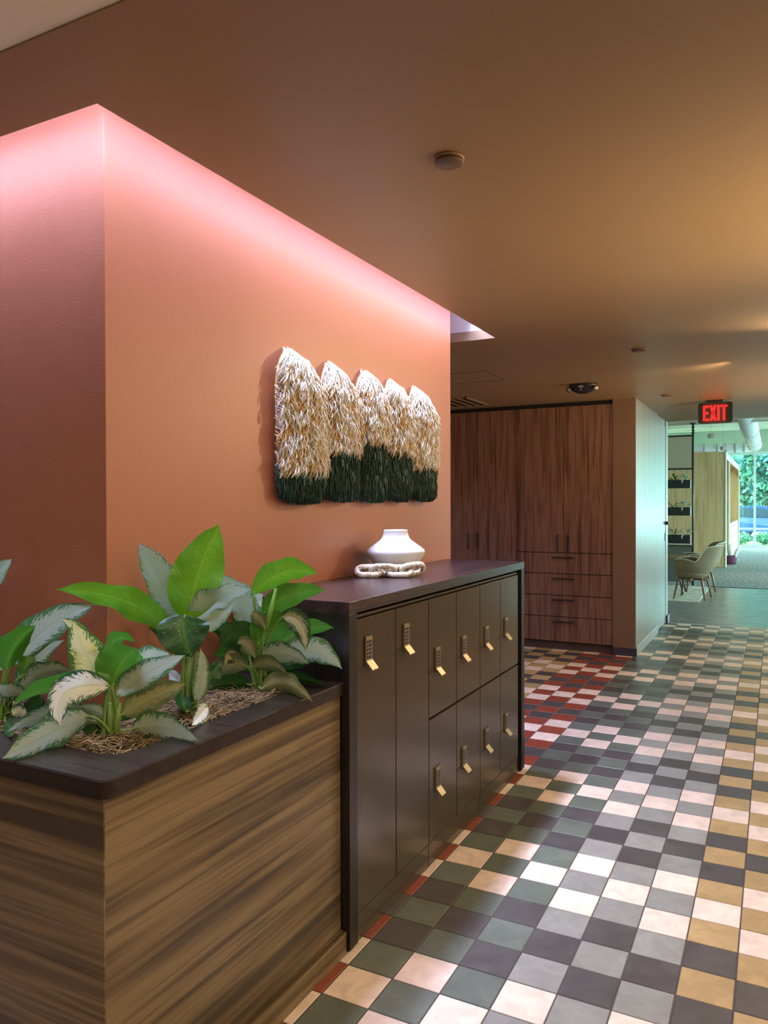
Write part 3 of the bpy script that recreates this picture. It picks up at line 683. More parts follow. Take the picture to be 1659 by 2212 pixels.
CHL = [((-1.640, 3.022, LT + .0305), .48, .60, .0, .0545, .0285), ((-1.583, 3.052, LT + .0345), .46, -.75, .0, .0540, .0270),
       ((-1.516, 3.085, LT + .0305), .48, .60, .0, .0540, .0285), ((-1.470, 3.125, LT + .0360), .72, -.95, .10, .0500, .0270)]
for c, ax, tl, rl, L_, W_ in CHL: link_mb(c, ax, tl, rl, L_, W_).build('chain_link', M_marble, chn)
# ================================================================== YARN WALL HANGING
WX = -1.761
PAN = [  # y0, y1, peak y, z top, z boundary, z bottom
 (2.452, 2.776, 2.535, 2.172, 1.665, 1.548, 'tall cream yarn panel with a short green fringe, nearest the planter'),
 (2.778, 3.078, 2.850, 2.168, 1.765, 1.556, 'second cream and green yarn panel from the left'),
 (3.080, 3.370, 3.180, 2.182, 1.822, 1.554, 'middle yarn panel with the deepest green tassels'),
 (3.372, 3.662, 3.445, 2.178, 1.790, 1.558, 'fourth yarn panel, between the middle one and the last'),
 (3.664, 3.990, 3.735, 2.180, 1.730, 1.560, 'rightmost yarn panel at the corner end of the terracotta wall')]
def half(y, z, P):
    """1 inside the gothic-arch outline"""
    y0, y1, yp, zt, zb_, zb0 = P[:6]
    hh = min(1, max(0, (zt - z) / .19)); e = math.sin(hh * PI / 2) ** .66
    return yp + (y0 - yp) * e, yp + (y1 - yp) * e
for pi_, P in enumerate(PAN):
    R_ = random.Random(100 + pi_)
    y0, y1, yp, zt, zb_, zb0, lab = P; H_ = zt - zb0; Wd = y1 - y0
    root = thing('yarn_wall_hanging', lab, 'wall hanging', (WX + .001, (y0 + y1) / 2, zb0), 'shaggy yarn panels on the terracotta wall')
    mb = MB()   # backing board
    lf_, rt_ = [], []
    for i in range(15):
        z = zt - .012 - (H_ - .05) * i / 14; a, b = half(0, z, P); k_ = .012 + .03 * (i / 14) ** 2; lf_.append((a + k_, z)); rt_.append((b - k_, z))
    poly = lf_ + rt_[::-1]; n = len(poly)
    v = [(WX + .001, y, z) for y, z in poly] + [(WX + .012, y, z) for y, z in poly]
    mb.add(v, [tuple(range(n)), tuple(range(2 * n - 1, n - 1, -1))] + [(i, (i + 1) % n, (i + 1) % n + n, i + n) for i in range(n)])
    mb.build('backing', M_yarn_t, root)
    cr = MB(); gr = MB()
    def bulge(y, z):
        a, b = half(y, z, P); m_ = (a + b) / 2; q = min(1, abs(y - m_) / max(.01, (b - a) / 2)); return .045 * math.sqrt(max(0, 1 - q * q * .92)) * min(1, (zt - z) / .05 + .25)
    rows = int((zt - zb_ - .022) / .0072)
    for r_ in range(rows):
        z = zt - .006 - r_ * .0072
        a, b = half(0, z, P); nc = max(5, int((b - a) / .0068))
        for c_ in range(nc):
            y = a + (b - a) * (c_ + R_.random()) / nc; zz = z + R_.uniform(-.004, .004)
            bx = WX + .006 + bulge(y, zz) * R_.uniform(.72, 1.0)
            m_ = (a + b) / 2; lat = (y - m_) / max(.03, (b - a) / 2)
            top = max(0, 1 - (zt - zz) / .13)
            ln = R_.uniform(.034, .058) * (1 + .5 * top)
            nz = noise.noise(Vector((y * 14, zz * 16, pi_ * 5)))
            sw = R_.uniform(-.42, .42) + .75 * noise.noise(Vector((y * 11, zz * 11, 9 + pi_))) + max(-.8, min(.8, lat)) * (.22 + .75 * top)
            lift = .010 + .030 * R_.random() * (1 - top * .8)
            mi = 0 if top > .35 or (nz < .02 and R_.random() < .88) or (nz >= .02 and R_.random() < .38) else 1
            if mi == 1: bx -= .002; lift *= .9
            pts = [(bx - .006, y, zz + .004), (bx + lift * .8, y + sw * ln * .25, zz - ln * .18), (bx + lift, y + sw * ln * .6, zz - ln * .55), (bx + lift * .75, y + sw * ln, zz - ln * .95)]
            cr.tube(pts, R_.uniform(.0019, .0027), 4, mi, cap=True)
    zg = zb_ + .03
    rows = int((zg - zb0) / .009)
    for r_ in range(rows):
        z = zg - r_ * .009
        tt = max(0, (zb0 + .09 - z) / .09)
        a, b = y0 - .012 + tt * .036, y1 + .012 - tt * .036; nc = int((b - a) / .0062)
        for c_ in range(nc):
            y = a + (b - a) * (c_ + R_.random()) / nc; zz = z + R_.uniform(-.005, .005); m_ = (a + b) / 2; lat = (y - m_) / ((b - a) / 2)
            q = .058 * math.sqrt(max(0, 1 - lat * lat * .9)) * (1 - .35 * tt)
            bx = WX + .004 + q * R_.uniform(.6, 1.0)
            ln = min(R_.uniform(.045, .085), zz - zb0 + R_.uniform(.0, .014) - abs(lat) ** 3 * .02)
            if ln < .012: ln = .012
            sw = R_.uniform(-.15, .15) - lat * .10 + .3 * noise.noise(Vector((y * 12, zz * 9, pi_ + 3)))
            k_ = R_.random(); mi = 0 if k_ < .55 else (1 if k_ < .95 else 2)
            pts = [(bx - .004, y, zz + .004), (bx + .010, y + sw * ln * .3, zz - ln * .3), (bx + .012, y + sw * ln * .7, zz - ln * .7), (bx + .006, y + sw * ln, zz - ln)]
            gr.tube(pts, R_.uniform(.0013, .0022), 4, mi, cap=True)
    for q in range(9 if pi_ in (0, 1, 2) else 5):
        y = R_.uniform(y0 + .07, y1 - .05); z = R_.uniform(zb0 + .10, zg - .015); bx = WX + .058; ln = R_.uniform(.03, .06)
        gr.tube([(bx, y, z), (bx + .013, y + .004, z - ln * .3), (bx + .012, y + .006, z - ln * .7), (bx + .002, y + .006, z - ln)], [.002, .0048, .0058, .002], 6, 2)
    tag(cr.build('cream_yarn', [M_yarn_w, M_yarn_t], root), kind='stuff'); tag(gr.build('green_yarn', [M_yarn_g, M_yarn_d, M_yarn_s], root), kind='stuff')
# ================================================================== CABINETS
CY = 7.884
def pull_v(x, z0, z1, parent, org):
    mb = MB(); mb.tube([(x, CY, z0), (x, CY - .03, z0)], .005, 8); mb.tube([(x, CY, z1), (x, CY - .03, z1)], .005, 8); mb.box(x - .0075, x + .0075, CY - .036, CY - .026, z0 - .012, z1 + .012, 0, .003)
    mb.build('handle', M_black, parent, origin=org)
def pull_h(x0, x1, z, parent, org):
    mb = MB(); mb.tube([(x0 + .01, CY, z), (x0 + .01, CY - .03, z)], .005, 8); mb.tube([(x1 - .01, CY, z), (x1 - .01, CY - .03, z)], .005, 8); mb.box(x0, x1, CY - .036, CY - .026, z - .0075, z + .0075, 0, .003)
    mb.build('handle', M_black, parent, origin=org)
def cab(x0, x1, label, drawers):
    org = ((x0 + x1) / 2, CY + .3, 0); t = thing('cabinet', label, 'cabinet', org, 'walnut cabinets')
    xm = (x0 + x1) / 2
    mb = MB(); mb.box(x0 + .001, x1 - .001, CY + .022, CY + .55, .085, 2.545); mb.build('body', M_void, t)
    mb = MB(); mb.box(x0, x1, CY + .04, CY + .05, 0, .085); mb.build('toe_kick', mat('dark_toe_kick', (.06, .035, .025), .5), t)
    zb = 1.022 if drawers else .090; g = .0025
    for a, b, hx in ((x0, xm, xm - .055), (xm, x1, xm + .055)):
        mb = MB(); mb.box(a + g, b - g, CY, CY + .02, zb + g, 2.545, 0, .001); dd = mb.build('door', M_walnut_z, t); pull_v(hx, 1.05, 1.20, dd, org)
    if drawers:
        for z0, z1, hz in ((.802, 1.020, .972), (.575, .800, .752), (.350, .573, .528), (.090, .348, .300)):
            mb = MB(); mb.box(x0 + g, x1 - g, CY, CY + .02, z0 + g, z1 - g, 0, .001); dd = mb.build('drawer', M_walnut_z, t); pull_h(xm - .115, xm + .115, hz, dd, org)
    return t
cab(-2.463, -1.470, 'walnut cabinet with two upper doors over four wide drawers', True)
cab(-3.461, -2.465, 'full-height walnut cabinet with two doors, partly behind the terracotta wall', False)
mb = MB(); mb.box(-5.2, -3.465, CY, CY + .4, 0, 2.545); struct('wall_beside_cabinets', mb, M_brown)
mb = MB(); mb.box(-5.2, -1.466, CY + .03, CY + .05, 2.546, CZ - .001); mb.box(-1.4699, -1.4652, CY, CY + .1, .0, CZ - .001); struct('trim_4', mb, M_void)
# ================================================================== CEILING ITEMS
def disc(x, y, r, drop, name, lab, cat, grp=None):
    t = thing(name, lab, cat, (x, y, CZ), grp)
    mb = MB(); mb.lathe([(0, CZ - .0005), (r, CZ - .0005), (r, CZ - .006), (r * .93, CZ - .008), (0, CZ - .008)], x, y, 40); mb.build('trim_ring', M_discrim, t)
    mb = MB(); mb.lathe([(0, CZ - .008), (r * .9, CZ - .008), (r * .95, CZ - drop), (r * .9, CZ - drop - .003), (0, CZ - drop - .003)], x, y, 40); mb.build('cover', M_disc, t)
    return t
disc(-.884, 2.146, .047, .016, 'ceiling_disc', 'round dark brown ceiling disc nearest the camera', 'sprinkler cover', 'round covers in the bronze ceiling')
disc(-.826, 5.401, .052, .012, 'ceiling_disc', 'round dark brown ceiling disc midway to the exit sign', 'sprinkler cover', 'round covers in the bronze ceiling')
disc(-.939, 7.81, .055, .010, 'ceiling_disc', 'small dark ceiling disc just left of the exit sign', 'sprinkler cover', 'round covers in the bronze ceiling')
# emergency light
em = thing('emergency_light', 'dark half-round emergency light on the ceiling before the cabinets', 'emergency light', (-1.507, 6.76, CZ))
mb = MB(); bm = bmesh.new(); bmesh.ops.create_uvsphere(bm, u_segments=40, v_segments=24, radius=1)
for v in bm.verts:
    v.co.x = v.co.x * .125 - 1.507; v.co.y = v.co.y * .07 + 6.76; v.co.z = (v.co.z * .085 if v.co.z < 0 else 0) + CZ
    if v.co.z < CZ - .03: v.co.x = -1.507 + (v.co.x + 1.507) * 1.0
mb.add_bm(bm, 0, True); mb.build('housing', M_black, em)
M_lens = mat('lamp_lens', (.5, .45, .38), .15, .6)
for sx in (-1, 1):
    mb = MB(); c = Vector((-1.507 + sx * .112, 6.715, CZ - .042)); d_ = Vector((sx * .4, -.8, -.45)).normalized()
    mb.tube([c - d_ * .018, c + d_ * .012, c + d_ * .020], [.014, .024, .024], 20); hd = mb.build('lamp_head', M_black, em)
    mb = MB(); mb.tube([c + d_ * .0205, c + d_ * .0215], [.020, .020], 20); mb.build('lens', M_lens, hd, origin=tuple(em['_org']))
mb = MB(); mb.box(-1.535, -1.495, 6.690, 6.70, CZ - .035, CZ - .020, 0, .001); mb.box(-1.519, -1.511, 6.688, 6.70, CZ - .058, CZ - .048, 0, .001); mb.build('test_button', mat('label_grey', (.35, .33, .32), .4), em)
# exit sign
ex = thing('exit_sign', 'black ceiling-mounted sign reading EXIT in glowing red letters', 'sign', (-.549, 8.47, CZ))
EXA = math.radians(0); ey = 8.47; ez = 2.462
M_exit = mat('exit_black', (.012, .010, .010), .45)
mb = MB(); 
def slab(hw_, hh_, r_, ya, yb):
    P = []
    for cx_, cz_, a0 in ((hw_ - r_, hh_ - r_, 0), (-hw_ + r_, hh_ - r_, 90), (-hw_ + r_, -hh_ + r_, 180), (hw_ - r_, -hh_ + r_, 270)):
        for k in range(7): a = math.radians(a0 + 15 * k); P.append((-.549 + cx_ + r_ * math.cos(a), 2.462 + cz_ + r_ * math.sin(a)))
    n = len(P); mb.add([(x, ya, z) for x, z in P] + [(x, yb, z) for x, z in P], [tuple(range(n)), tuple(range(2 * n - 1, n - 1, -1))] + [(i, (i + 1) % n, (i + 1) % n + n, i + n) for i in range(n)])
slab(.1625, .106, .024, ey - .0185, ey + .0225); slab(.156, .0995, .020, ey - .0225, ey - .0184); mb.build('housing', M_exit, ex)
mb = MB(); mb.box(-.635, -.475, ey - .04, ey + .04, CZ - .016, CZ - .0005, 0, .004); mb.build('canopy', M_exit, ex)
M_red = mat('exit_red', (.5, .01, .01), .5, emis=(1, .008, .012), estr=.70)
M_red2 = mat('exit_red_edge', (.7, .05, .05), .5, emis=(1, .05, .07), estr=1.05)
def letters(mb, grow, y, mi):
    h = .152; t = .018; zc_ = 2.460; x = -.662
    def bar(x0, z0, x1, z1, th):
        d = Vector((x1 - x0, z1 - z0)); l = d.length; d /= l; n_ = Vector((-d.y, d.x)) * (th / 2 + grow); d *= grow
        P = [(x0 - d.x + n_.x, z0 - d.y + n_.y), (x1 + d.x + n_.x, z1 + d.y + n_.y), (x1 + d.x - n_.x, z1 + d.y - n_.y), (x0 - d.x - n_.x, z0 - d.y - n_.y)]
        mb.add([(a, y, b) for a, b in P] + [(a, y + .002, b) for a, b in P], [(0, 1, 2, 3), (7, 6, 5, 4), (0, 4, 5, 1), (1, 5, 6, 2), (2, 6, 7, 3), (3, 7, 4, 0)], mi)
    zt_, zb_ = zc_ + h / 2, zc_ - h / 2
    # E
    bar(x + t / 2, zb_, x + t / 2, zt_, t); bar(x + t * .5, zt_ - t / 2, x + .052, zt_ - t / 2, t); bar(x + t * .5, zc_, x + .047, zc_, t); bar(x + t * .5, zb_ + t / 2, x + .052, zb_ + t / 2, t)
    # X
    x += .064; bar(x + .009, zb_, x + .050, zt_, t * 1.05); bar(x + .009, zt_, x + .050, zb_, t * 1.05)
    # I
    x += .071; bar(x + t / 2, zb_, x + t / 2, zt_, t)
    # T
    x += .030; bar(x + .031, zb_, x + .031, zt_, t); bar(x, zt_ - t / 2, x + .062, zt_ - t / 2, t)
mb = MB(); letters(mb, .0018, ey - .0240, 1); letters(mb, -.0012, ey - .0252, 0); mb.build('exit_lettering', [M_red, M_red2], ex)
ld = bpy.data.lights.new('exit_glow', 'AREA'); ld.energy = .25; ld.color = (1, .05, .03); ld.size = .2; lo2 = bpy.data.objects.new('exit_glow', ld); COL.objects.link(lo2)
lo2.location = (-.549, 8.44, 2.46); lo2.rotation_euler = (math.radians(90), 0, 0)
# access hatch and vent
t = thing('access_hatch', 'flush square access hatch in the bronze ceiling beyond the wall', 'access panel', (-2.3, 5.95, CZ))
mb = MB()
for a in ((-2.55, -2.045, 5.70, 5.706), (-2.55, -2.045, 6.19, 6.196), (-2.55, -2.544, 5.70, 6.196), (-2.051, -2.045, 5.70, 6.196)): mb.box(a[0], a[1], a[2], a[3], CZ - .0015, CZ - .0002)
mb.build('hatch_gap', M_navy, t)
mb = MB(); mb.box(-2.52, -2.075, 5.73, 6.166, CZ - .0025, CZ - .0002, 0, .001); mb.build('hatch_door', M_ceil, t)
t = thing('ceiling_vent', 'slotted ceiling air vent above the full-height walnut cabinet', 'vent', (-2.98, 7.33, CZ))
mb = MB(); mb.box(-3.30, -2.72, 7.02, 7.66, CZ - .003, CZ - .0003, 0); mb.build('backing', M_void, t)
mb = MB()
for a in ((-3.31, -2.70, 7.00, 7.03), (-3.31, -2.70, 7.65, 7.68), (-3.31, -3.28, 7.0, 7.68), (-2.73, -2.70, 7.0, 7.68)): mb.box(a[0], a[1], a[2], a[3], CZ - .012, CZ - .0002, 0, .002)
for x in (-3.20, -3.10, -3.0, -2.9, -2.81): mb.box(x - .012, x + .012, 7.03, 7.65, CZ - .010, CZ - .0035, 0, .002)
mb.build('frame', M_ceil, t)
# ================================================================== LOUNGE
FC = .002
def rug():
    mb = MB(); mb.box(-3.2, -1.05, 12.60, 15.0, 0, .010, 0, .003)
    tag(mb.build('rug', M_rug), 'cream streaked rug under the lounge armchairs', 'rug')
rug()
def armchair(loc, ang, label):
    """shell armchair facing local -x; legs splayed, timber"""
    t = thing('armchair', label, 'chair', loc, 'taupe shell armchairs in the lounge')
    t.rotation_euler = (0, 0, ang)
    # local build, owner at origin
    o0 = (0, 0, 0)
    # seat shell as lofted wrap: angle phi from -125..125 around the back (phi = 0 at +x)
    N, K = 40, 12; vv = []; 
    for s_ in (0, 1):
        for i in range(N + 1):
            ph = math.radians(-128 + 256 * i / N); q = abs(ph) / math.radians(128)
            # top rim height: tall curved back, dip, low arms
            if q < .36: top = .86 - .03 * (q / .36) ** 2
            elif q < .56: f = (q - .36) / .20; top = .83 + (.60 - .83) * (3 * f * f - 2 * f ** 3)
            else: f = (q - .56) / .44; top = .60 + .045 * math.sin(f * PI * .8)
            rx = .27 + .02 * (1 - q); ry = .31
            for k in range(K + 1):
                z = .36 + (top - .36) * k / K; g = (z - .36) / .5
                fl = .60 + .40 * min(1, (g * 3.2)) ** .6; lean = .14 * max(0, g) * max(0, math.cos(ph)) ** 1.5
                th = -.028 * s_
                x = (rx * fl + th) * math.cos(ph) + lean + (-.06 if q > .7 else 0) * (q - .7) * 3; y = (ry * fl + th) * math.sin(ph)
                vv.append((x, y, z + (0 if s_ == 0 else (.006 if k < K else 0))))
    A = (N + 1) * (K + 1); ff = []
    for i in range(N):
        for k in range(K):
            a = i * (K + 1) + k; ff.append((a, a + K + 1, a + K + 2, a + 1)); b = a + A; ff.append((b + 1, b + K + 2, b + K + 1, b))
        a = i * (K + 1) + K; ff.append((a, a + K + 1, a + K + 1 + A, a + A)); a = i * (K + 1); ff.append((a, a + A, a + K + 1 + A, a + K + 1))
    for a in (0, N * (K + 1)):
        for k in range(K): ff.append((a + k, a + k + 1, a + k + 1 + A, a + k + A))
    mb = MB(); mb.add(vv, ff, 0, True); mb.build('shell', M_fabric, t, origin=o0)
    rim = [Vector(vv[i * (K + 1) + K]) + Vector((0, 0, .002)) for i in range(N + 1)]
    mb = MB(); mb.tube(rim, .008, 6); mb.build('piping', M_piping, t, origin=o0)
    mb = MB(); mb.lathe([(0, .33), (.17, .335), (.235, .365), (.262, .41), (.262, .44), (.24, .465), (.15, .475), (0, .478)], -.02, 0, 36)
    mb.build('seat_cushion', M_fabric, t, origin=o0)
    mb = MB(); mb.box(-.20, .20, -.018, .018, .295, .33, 0, .004); mb.box(-.018, .018, -.20, .20, .295, .33, 0, .004); mb.build('leg_frame', M_leg, t, origin=o0)
    for sx in (-1, 1):
        for sy in (-1, 1):
            mb = MB(); mb.tube([(sx * .165, sy * .165, .345), (sx * .19, sy * .19, .25), (sx * .235, sy * .235, 0)], [.022, .019, .011], 10); mb.build('leg', M_leg, t, origin=o0)
    return t
c1 = armchair((-1.17, 13.02, .010), math.radians(-8), 'taupe shell armchair nearest the hall, at the edge of the cream rug')
c2 = place_copy(c1, (-1.18, 14.20, .010), 'taupe shell armchair farther back, mostly hidden behind the nearer one'); c2.rotation_euler = (0, 0, math.radians(14))
t = thing('coffee_table', 'round brown timber table with splayed black legs beside the armchairs', 'table', (-1.60, 13.75, .010))
mb = MB(); mb.lathe([(0, .60), (.33, .60), (.345, .615), (.345, .63), (.335, .64), (0, .64)], -1.60, 13.75, 40); mb.build('tabletop', M_leg, t)
for a in (45, 135, 225, 315):
    a = math.radians(a); mb = MB(); mb.tube([(-1.60 + .14 * math.cos(a), 13.75 + .14 * math.sin(a), .60), (-1.60 + .33 * math.cos(a), 13.75 + .33 * math.sin(a), .010)], [.018, .012], 10); mb.build('leg', M_black, t)
# black-framed plant divider
dv = thing('plant_divider', 'tall black-framed divider holding planter boxes between lounge and carpet', 'room divider', (-2.1, 15.12, 0))
mb = MB()
for x in (-1.36, -2.80): mb.tube([(x, 15.14, .0), (x, 15.14, 3.019)], .016, 12)
mb.box(-2.80, -1.36, 15.125, 15.155, 2.775, 2.805); mb.box(-2.80, -1.36, 15.125, 15.155, 2.16, 2.19); mb.box(-2.80, -1.36, 15.125, 15.155, .73, .75); mb.build('frame', M_black, dv)
mb = MB()
for x in (-1.36, -2.80):
    mb.lathe([(0, 3.0), (.05, 3.0), (.05, 3.018), (0, 3.018)], x, 15.14, 24)
    for z in (2.94, 2.88, 2.84, 2.83): mb.lathe([(0, z), (.032, z), (.032, z + .012), (0, z + .012)], x, 15.14, 20)
mb.build('ceiling_fixing', M_black, dv)
mb = MB(); mb.box(-2.79, -1.376, 15.132, 15.148, 2.192, 2.773); mb.build('upper_panel', mat('pale_grey_panel', (.50, .41, .29), .7), dv)
mb = MB(); mb.box(-2.79, -1.376, 15.05, 15.24, .755, .785, 0, .002); mb.build('shelf', mat('pale_shelf', (.6, .52, .40), .5), dv)
mb = MB(); mb.box(-2.79, -1.376, 15.13, 15.15, .06, .728, 0, .002); mb.build('lower_panel', mat('slate_panel', (.12, .12, .10), .6), dv)
bx = None
for q, (z0, lab) in enumerate(((1.813, 'black planter box at the top of the divider'), (1.303, 'black planter box in the middle of the divider'), (.786, 'lowest black planter box on the divider shelf'))):
    t = thing('planter_box', lab, 'planter', (-2.0, 15.1, z0), 'black planter boxes on the divider')
    mb = MB(); mb.box(-2.72, -1.40, 15.04, 15.055, z0, z0 + .155); mb.box(-2.72, -1.40, 15.185, 15.20, z0, z0 + .155); mb.box(-2.72, -2.705, 15.055, 15.185, z0, z0 + .155); mb.box(-1.415, -1.40, 15.055, 15.185, z0, z0 + .155); mb.box(-2.705, -1.415, 15.055, 15.185, z0, z0 + .01)
    mb.build('box', M_black, t)
    mb = MB(); mb.box(-2.704, -1.416, 15.056, 15.184, z0 + .011, z0 + .135); mb.build('soil', M_soil, t)
    for k, px in enumerate((-1.49, -1.68, -1.9, -2.15, -2.4)):
        R_ = random.Random(q * 10 + k)
        pt_ = thing('trailing_plant', ('pale leafy plant at the right end of the ', 'darker leafy plant left of the pale one in the ', 'third plant from the right in the ', 'fourth plant from the right in the ', 'leftmost plant in the ')[k] + ('top', 'middle', 'lowest')[q] + ' planter box', 'plant', (px, 15.12, z0 + .135), 'small plants in the divider boxes')
        for l in range(13):
            a = R_.uniform(0, 2 * PI); ln = R_.uniform(.10, .20); hh = R_.uniform(.04, .17)
            B = Vector((px, 15.12, z0 + .13)); T = B + Vector((math.cos(a) * ln, math.sin(a) * ln * .5, hh - .02)); Mi = (B + T) / 2 + Vector((0, 0, .07))
            if l == 0: T = B + Vector((-.05, -.13, -.05)); Mi = B + Vector((-.03, -.09, .10))
            d = [*B, *Mi, *T, *((T - B).cross(Vector((0, 0, 1))).normalized()), .022]
            mb = MB(); NU = 6
            S = (T - B).cross(Vector((0, 0, 1))).normalized()
            for i in range(NU + 1):
                t_ = i / NU; P = bez(B, Mi, T, t_); w_ = max(.001, .024 * math.sin(PI * max(0, (t_ - .35) / .65)) ** .8 if t_ > .36 else .002)
                for j, v in enumerate((-1, 0, 1)): mb.v.append(tuple(P + S * v * w_ + Vector((0, 0, abs(v) * w_ * .3)))); mb.uv.append((t_, v))
            for i in range(NU):
                for j in range(2): a_ = i * 3 + j; mb.f.append((a_, a_ + 1, a_ + 4, a_ + 3)); mb.m.append(0); mb.sm.append(True)
            mb.build('leaf', LM['V' if k % 2 == 0 else 'D'], pt_)
# pale oak booth with framed opening on its right side
M_frame = mat('cream_frame', (.72, .72, .58), .5)
b = thing('oak_booth', 'tall pale oak booth with a rounded cream-edged opening, left of the far window', 'booth', (-2.5, 23.4, 0))
mb = MB(); mb.box(-4.6, -1.035, 19.70, 19.80, .003, 2.76, 0, .004); mb.build('end_panel', M_oak, b)
mb = MB(); mb.box(-4.6, -1.06, 19.80, 27.1, 2.70, 2.76); mb.build('roof', M_oak, b)
mb = MB(); mb.box(-1.75, -1.70, 19.80, 27.1, .003, 2.70); mb.build('back_panel', M_oak, b)
mb = MB(); mb.box(-1.70, -1.055, 27.0, 27.1, .003, 2.70); mb.build('far_panel', M_oak, b)
mb = MB(); mb.box(-1.70, -1.055, 21.15, 21.25, .003, 2.60); mb.build('divider_panel', M_oak, b)
mb = MB()   # frame round the opening
mb.box(-1.06, -1.030, 19.68, 19.80, .003, 2.74, 0, .003); mb.box(-1.06, -1.030, 19.80, 26.6, 2.58, 2.74, 0, .003); mb.box(-1.06, -1.030, 27.0, 27.12, .003, 2.40, 0, .003); mb.box(-1.06, -1.030, 21.14, 21.26, .003, 2.58, 0, .003)
P = [(27.12 - .5 + .5 * math.sin(a * PI / 16), 2.24 + .5 * math.cos(a * PI / 16)) for a in range(9)]; Q = [(26.62 + .38 * math.sin(a * PI / 16), 2.24 + .34 * math.cos(a * PI / 16)) for a in range(9)]
v = [(-1.06, y, z) for y, z in P] + [(-1.06, y, z) for y, z in Q] + [(-1.030, y, z) for y, z in P] + [(-1.030, y, z) for y, z in Q]
ff = []
for i in range(8): ff += [(i, i + 1, i + 10, i + 9), (i + 18, i + 27, i + 28, i + 19), (i, i + 18, i + 19, i + 1), (i + 9, i + 10, i + 28, i + 27)]
mb.add(v, ff); mb.build('opening_frame', M_frame, b)
t = thing('base_cabinet', 'pale aqua drawer cabinet inside the oak booth opening', 'cabinet', (-1.35, 24.0, .003))
mb = MB(); mb.box(-1.695, -1.09, 21.30, 26.95, .003, .96, 0, .004); mb.build('body', M_teal, t)
mb = MB(); mb.box(-1.697, -1.07, 21.28, 26.98, .9605, .99, 0, .004); mb.build('worktop', mat('terracotta_worktop', (.5, .28, .18), .4), t)
for k in range(8):
    y0 = 21.34 + k * .70
    for z0, z1 in ((.08, .36), (.37, .65), (.66, .93)):
        mb = MB(); mb.box(-1.0895, -1.075, y0, y0 + .67, z0, z1, 0, .003); dd = mb.build('drawer', M_teal, t)
        mb = MB(); mb.box(-1.0745, -1.062, y0 + .25, y0 + .42, z1 - .05, z1 - .038, 0, .002); mb.build('drawer_pull', M_navy, dd, origin=(-1.35, 24.0, .003))
t = thing('basket', 'plum felt basket with rolled grey paper beside the oak booth', 'basket', (-1.02, 20.85, .003))
mb = MB(); 
for z0 in (0,):
    pr = [(.15, .003), (.165, .02), (.175, .22), (.166, .22), (.156, .03), (0, .02)]
mb.lathe([(0, .003)] + pr, -1.02, 20.85, 32); mb.build('felt_body', M_magenta, t)
M_paper = mat('grey_paper', (.55, .55, .50), .7)
for k, (dx, dy, lx, ly, hh) in enumerate(((-.05, -.05, -.10, -.05, .62), (.02, .03, -.02, .02, .45), (.06, -.04, .14, -.04, .34))):
    r_ = thing('paper_roll', ('tall grey paper roll leaning in the plum basket', 'middle paper roll in the plum basket', 'short paper roll tilting out of the plum basket')[k], 'paper roll', (-1.02 + dx, 20.85 + dy, .03), 'rolls in the plum basket')
    mb = MB(); mb.tube([(-1.02 + dx, 20.85 + dy, .045), (-1.02 + dx + lx, 20.85 + dy + ly, .045 + hh)], [.040, .046], 16); mb.build('sheet', M_paper, r_)
t = thing('wall_shelf', 'small shelf with a green plant in the first bay of the oak booth', 'shelf', (-1.4, 20.5, 1.3))
mb = MB(); mb.box(-1.69, -1.12, 20.9, 21.14, 1.28, 1.31, 0, .003); mb.build('board', M_oak, t)
pt_ = thing('shelf_plant', 'small trailing plant on the shelf inside the oak booth', 'plant', (-1.2, 21.0, 1.31))
R_ = random.Random(8)
for l in range(14):
    a = R_.uniform(0, 2 * PI); B = Vector((-1.2, 21.0, 1.315)); T = B + Vector((math.cos(a) * .10, math.sin(a) * .07, R_.uniform(.02, .30))); mb = MB(); S = Vector((-math.sin(a), math.cos(a), 0))
    for i in range(6):
        t_ = i / 5; P = bez(B, (B + T) / 2 + Vector((0, 0, .08)), T, t_); w_ = .002 + .022 * math.sin(PI * t_)
        mb.v += [tuple(P - S * w_), tuple(P + Vector((0, 0, -.004))), tuple(P + S * w_)]; mb.uv += [(t_, -1), (t_, 0), (t_, 1)]
    for i in range(5):
        for j in range(2): mb.f.append((i * 3 + j, i * 3 + j + 1, i * 3 + j + 4, i * 3 + j + 3)); mb.m.append(0); mb.sm.append(True)
    mb.build('leaf', LM['D'], pt_)
# ducts
def duct(name, lab, a, b, r, bands):
    t = thing(name, lab, 'air duct', a); a = Vector(a); b = Vector(b); mb = MB(); mb.tube([a, b], r, 40, cap=True); mb.build('pipe', M_duct, t, origin=tuple(t['_org']))
    for q in bands:
        c = a.lerp(b, q); d_ = (b - a).normalized(); mb = MB(); mb.tube([c - d_ * .02, c + d_ * .02], r + .012, 40); mb.build('joint_band', M_duct, t)
    return t
d1 = duct('spiral_duct', 'thick white round duct running towards the far window', (-.47, 11.0, 3.17), (-.52, 24.0, 3.17), .175, (.12, .36, .6, .84, .985))
mb = MB()
for y in (14.3, 17.4, 22.8): mb.box(-.66, -.60, y, y + .32, 3.05, 3.20, 0, .01)
mb.build('side_grille', M_duct, d1)
d2 = duct('cross_duct', 'white round duct crossing left to right above the oak booth', (-6.5, 24.3, 3.14), (-.55, 24.3, 3.14), .13, (.2, .5, .78, .84, .88, .92, .96))
for d_, q_ in ((d1, ((-.48, 13.5), (-.50, 18.5), (-.52, 23.0))), (d2, ((-5.5, 24.3), (-3.5, 24.3), (-1.0, 24.3)))):
    for x_, y_ in q_: mb = MB(); mb.tube([(x_, y_, 3.2), (x_, y_, 4.199)], .006, 6); mb.build('hanger_rod', M_alu, d_)
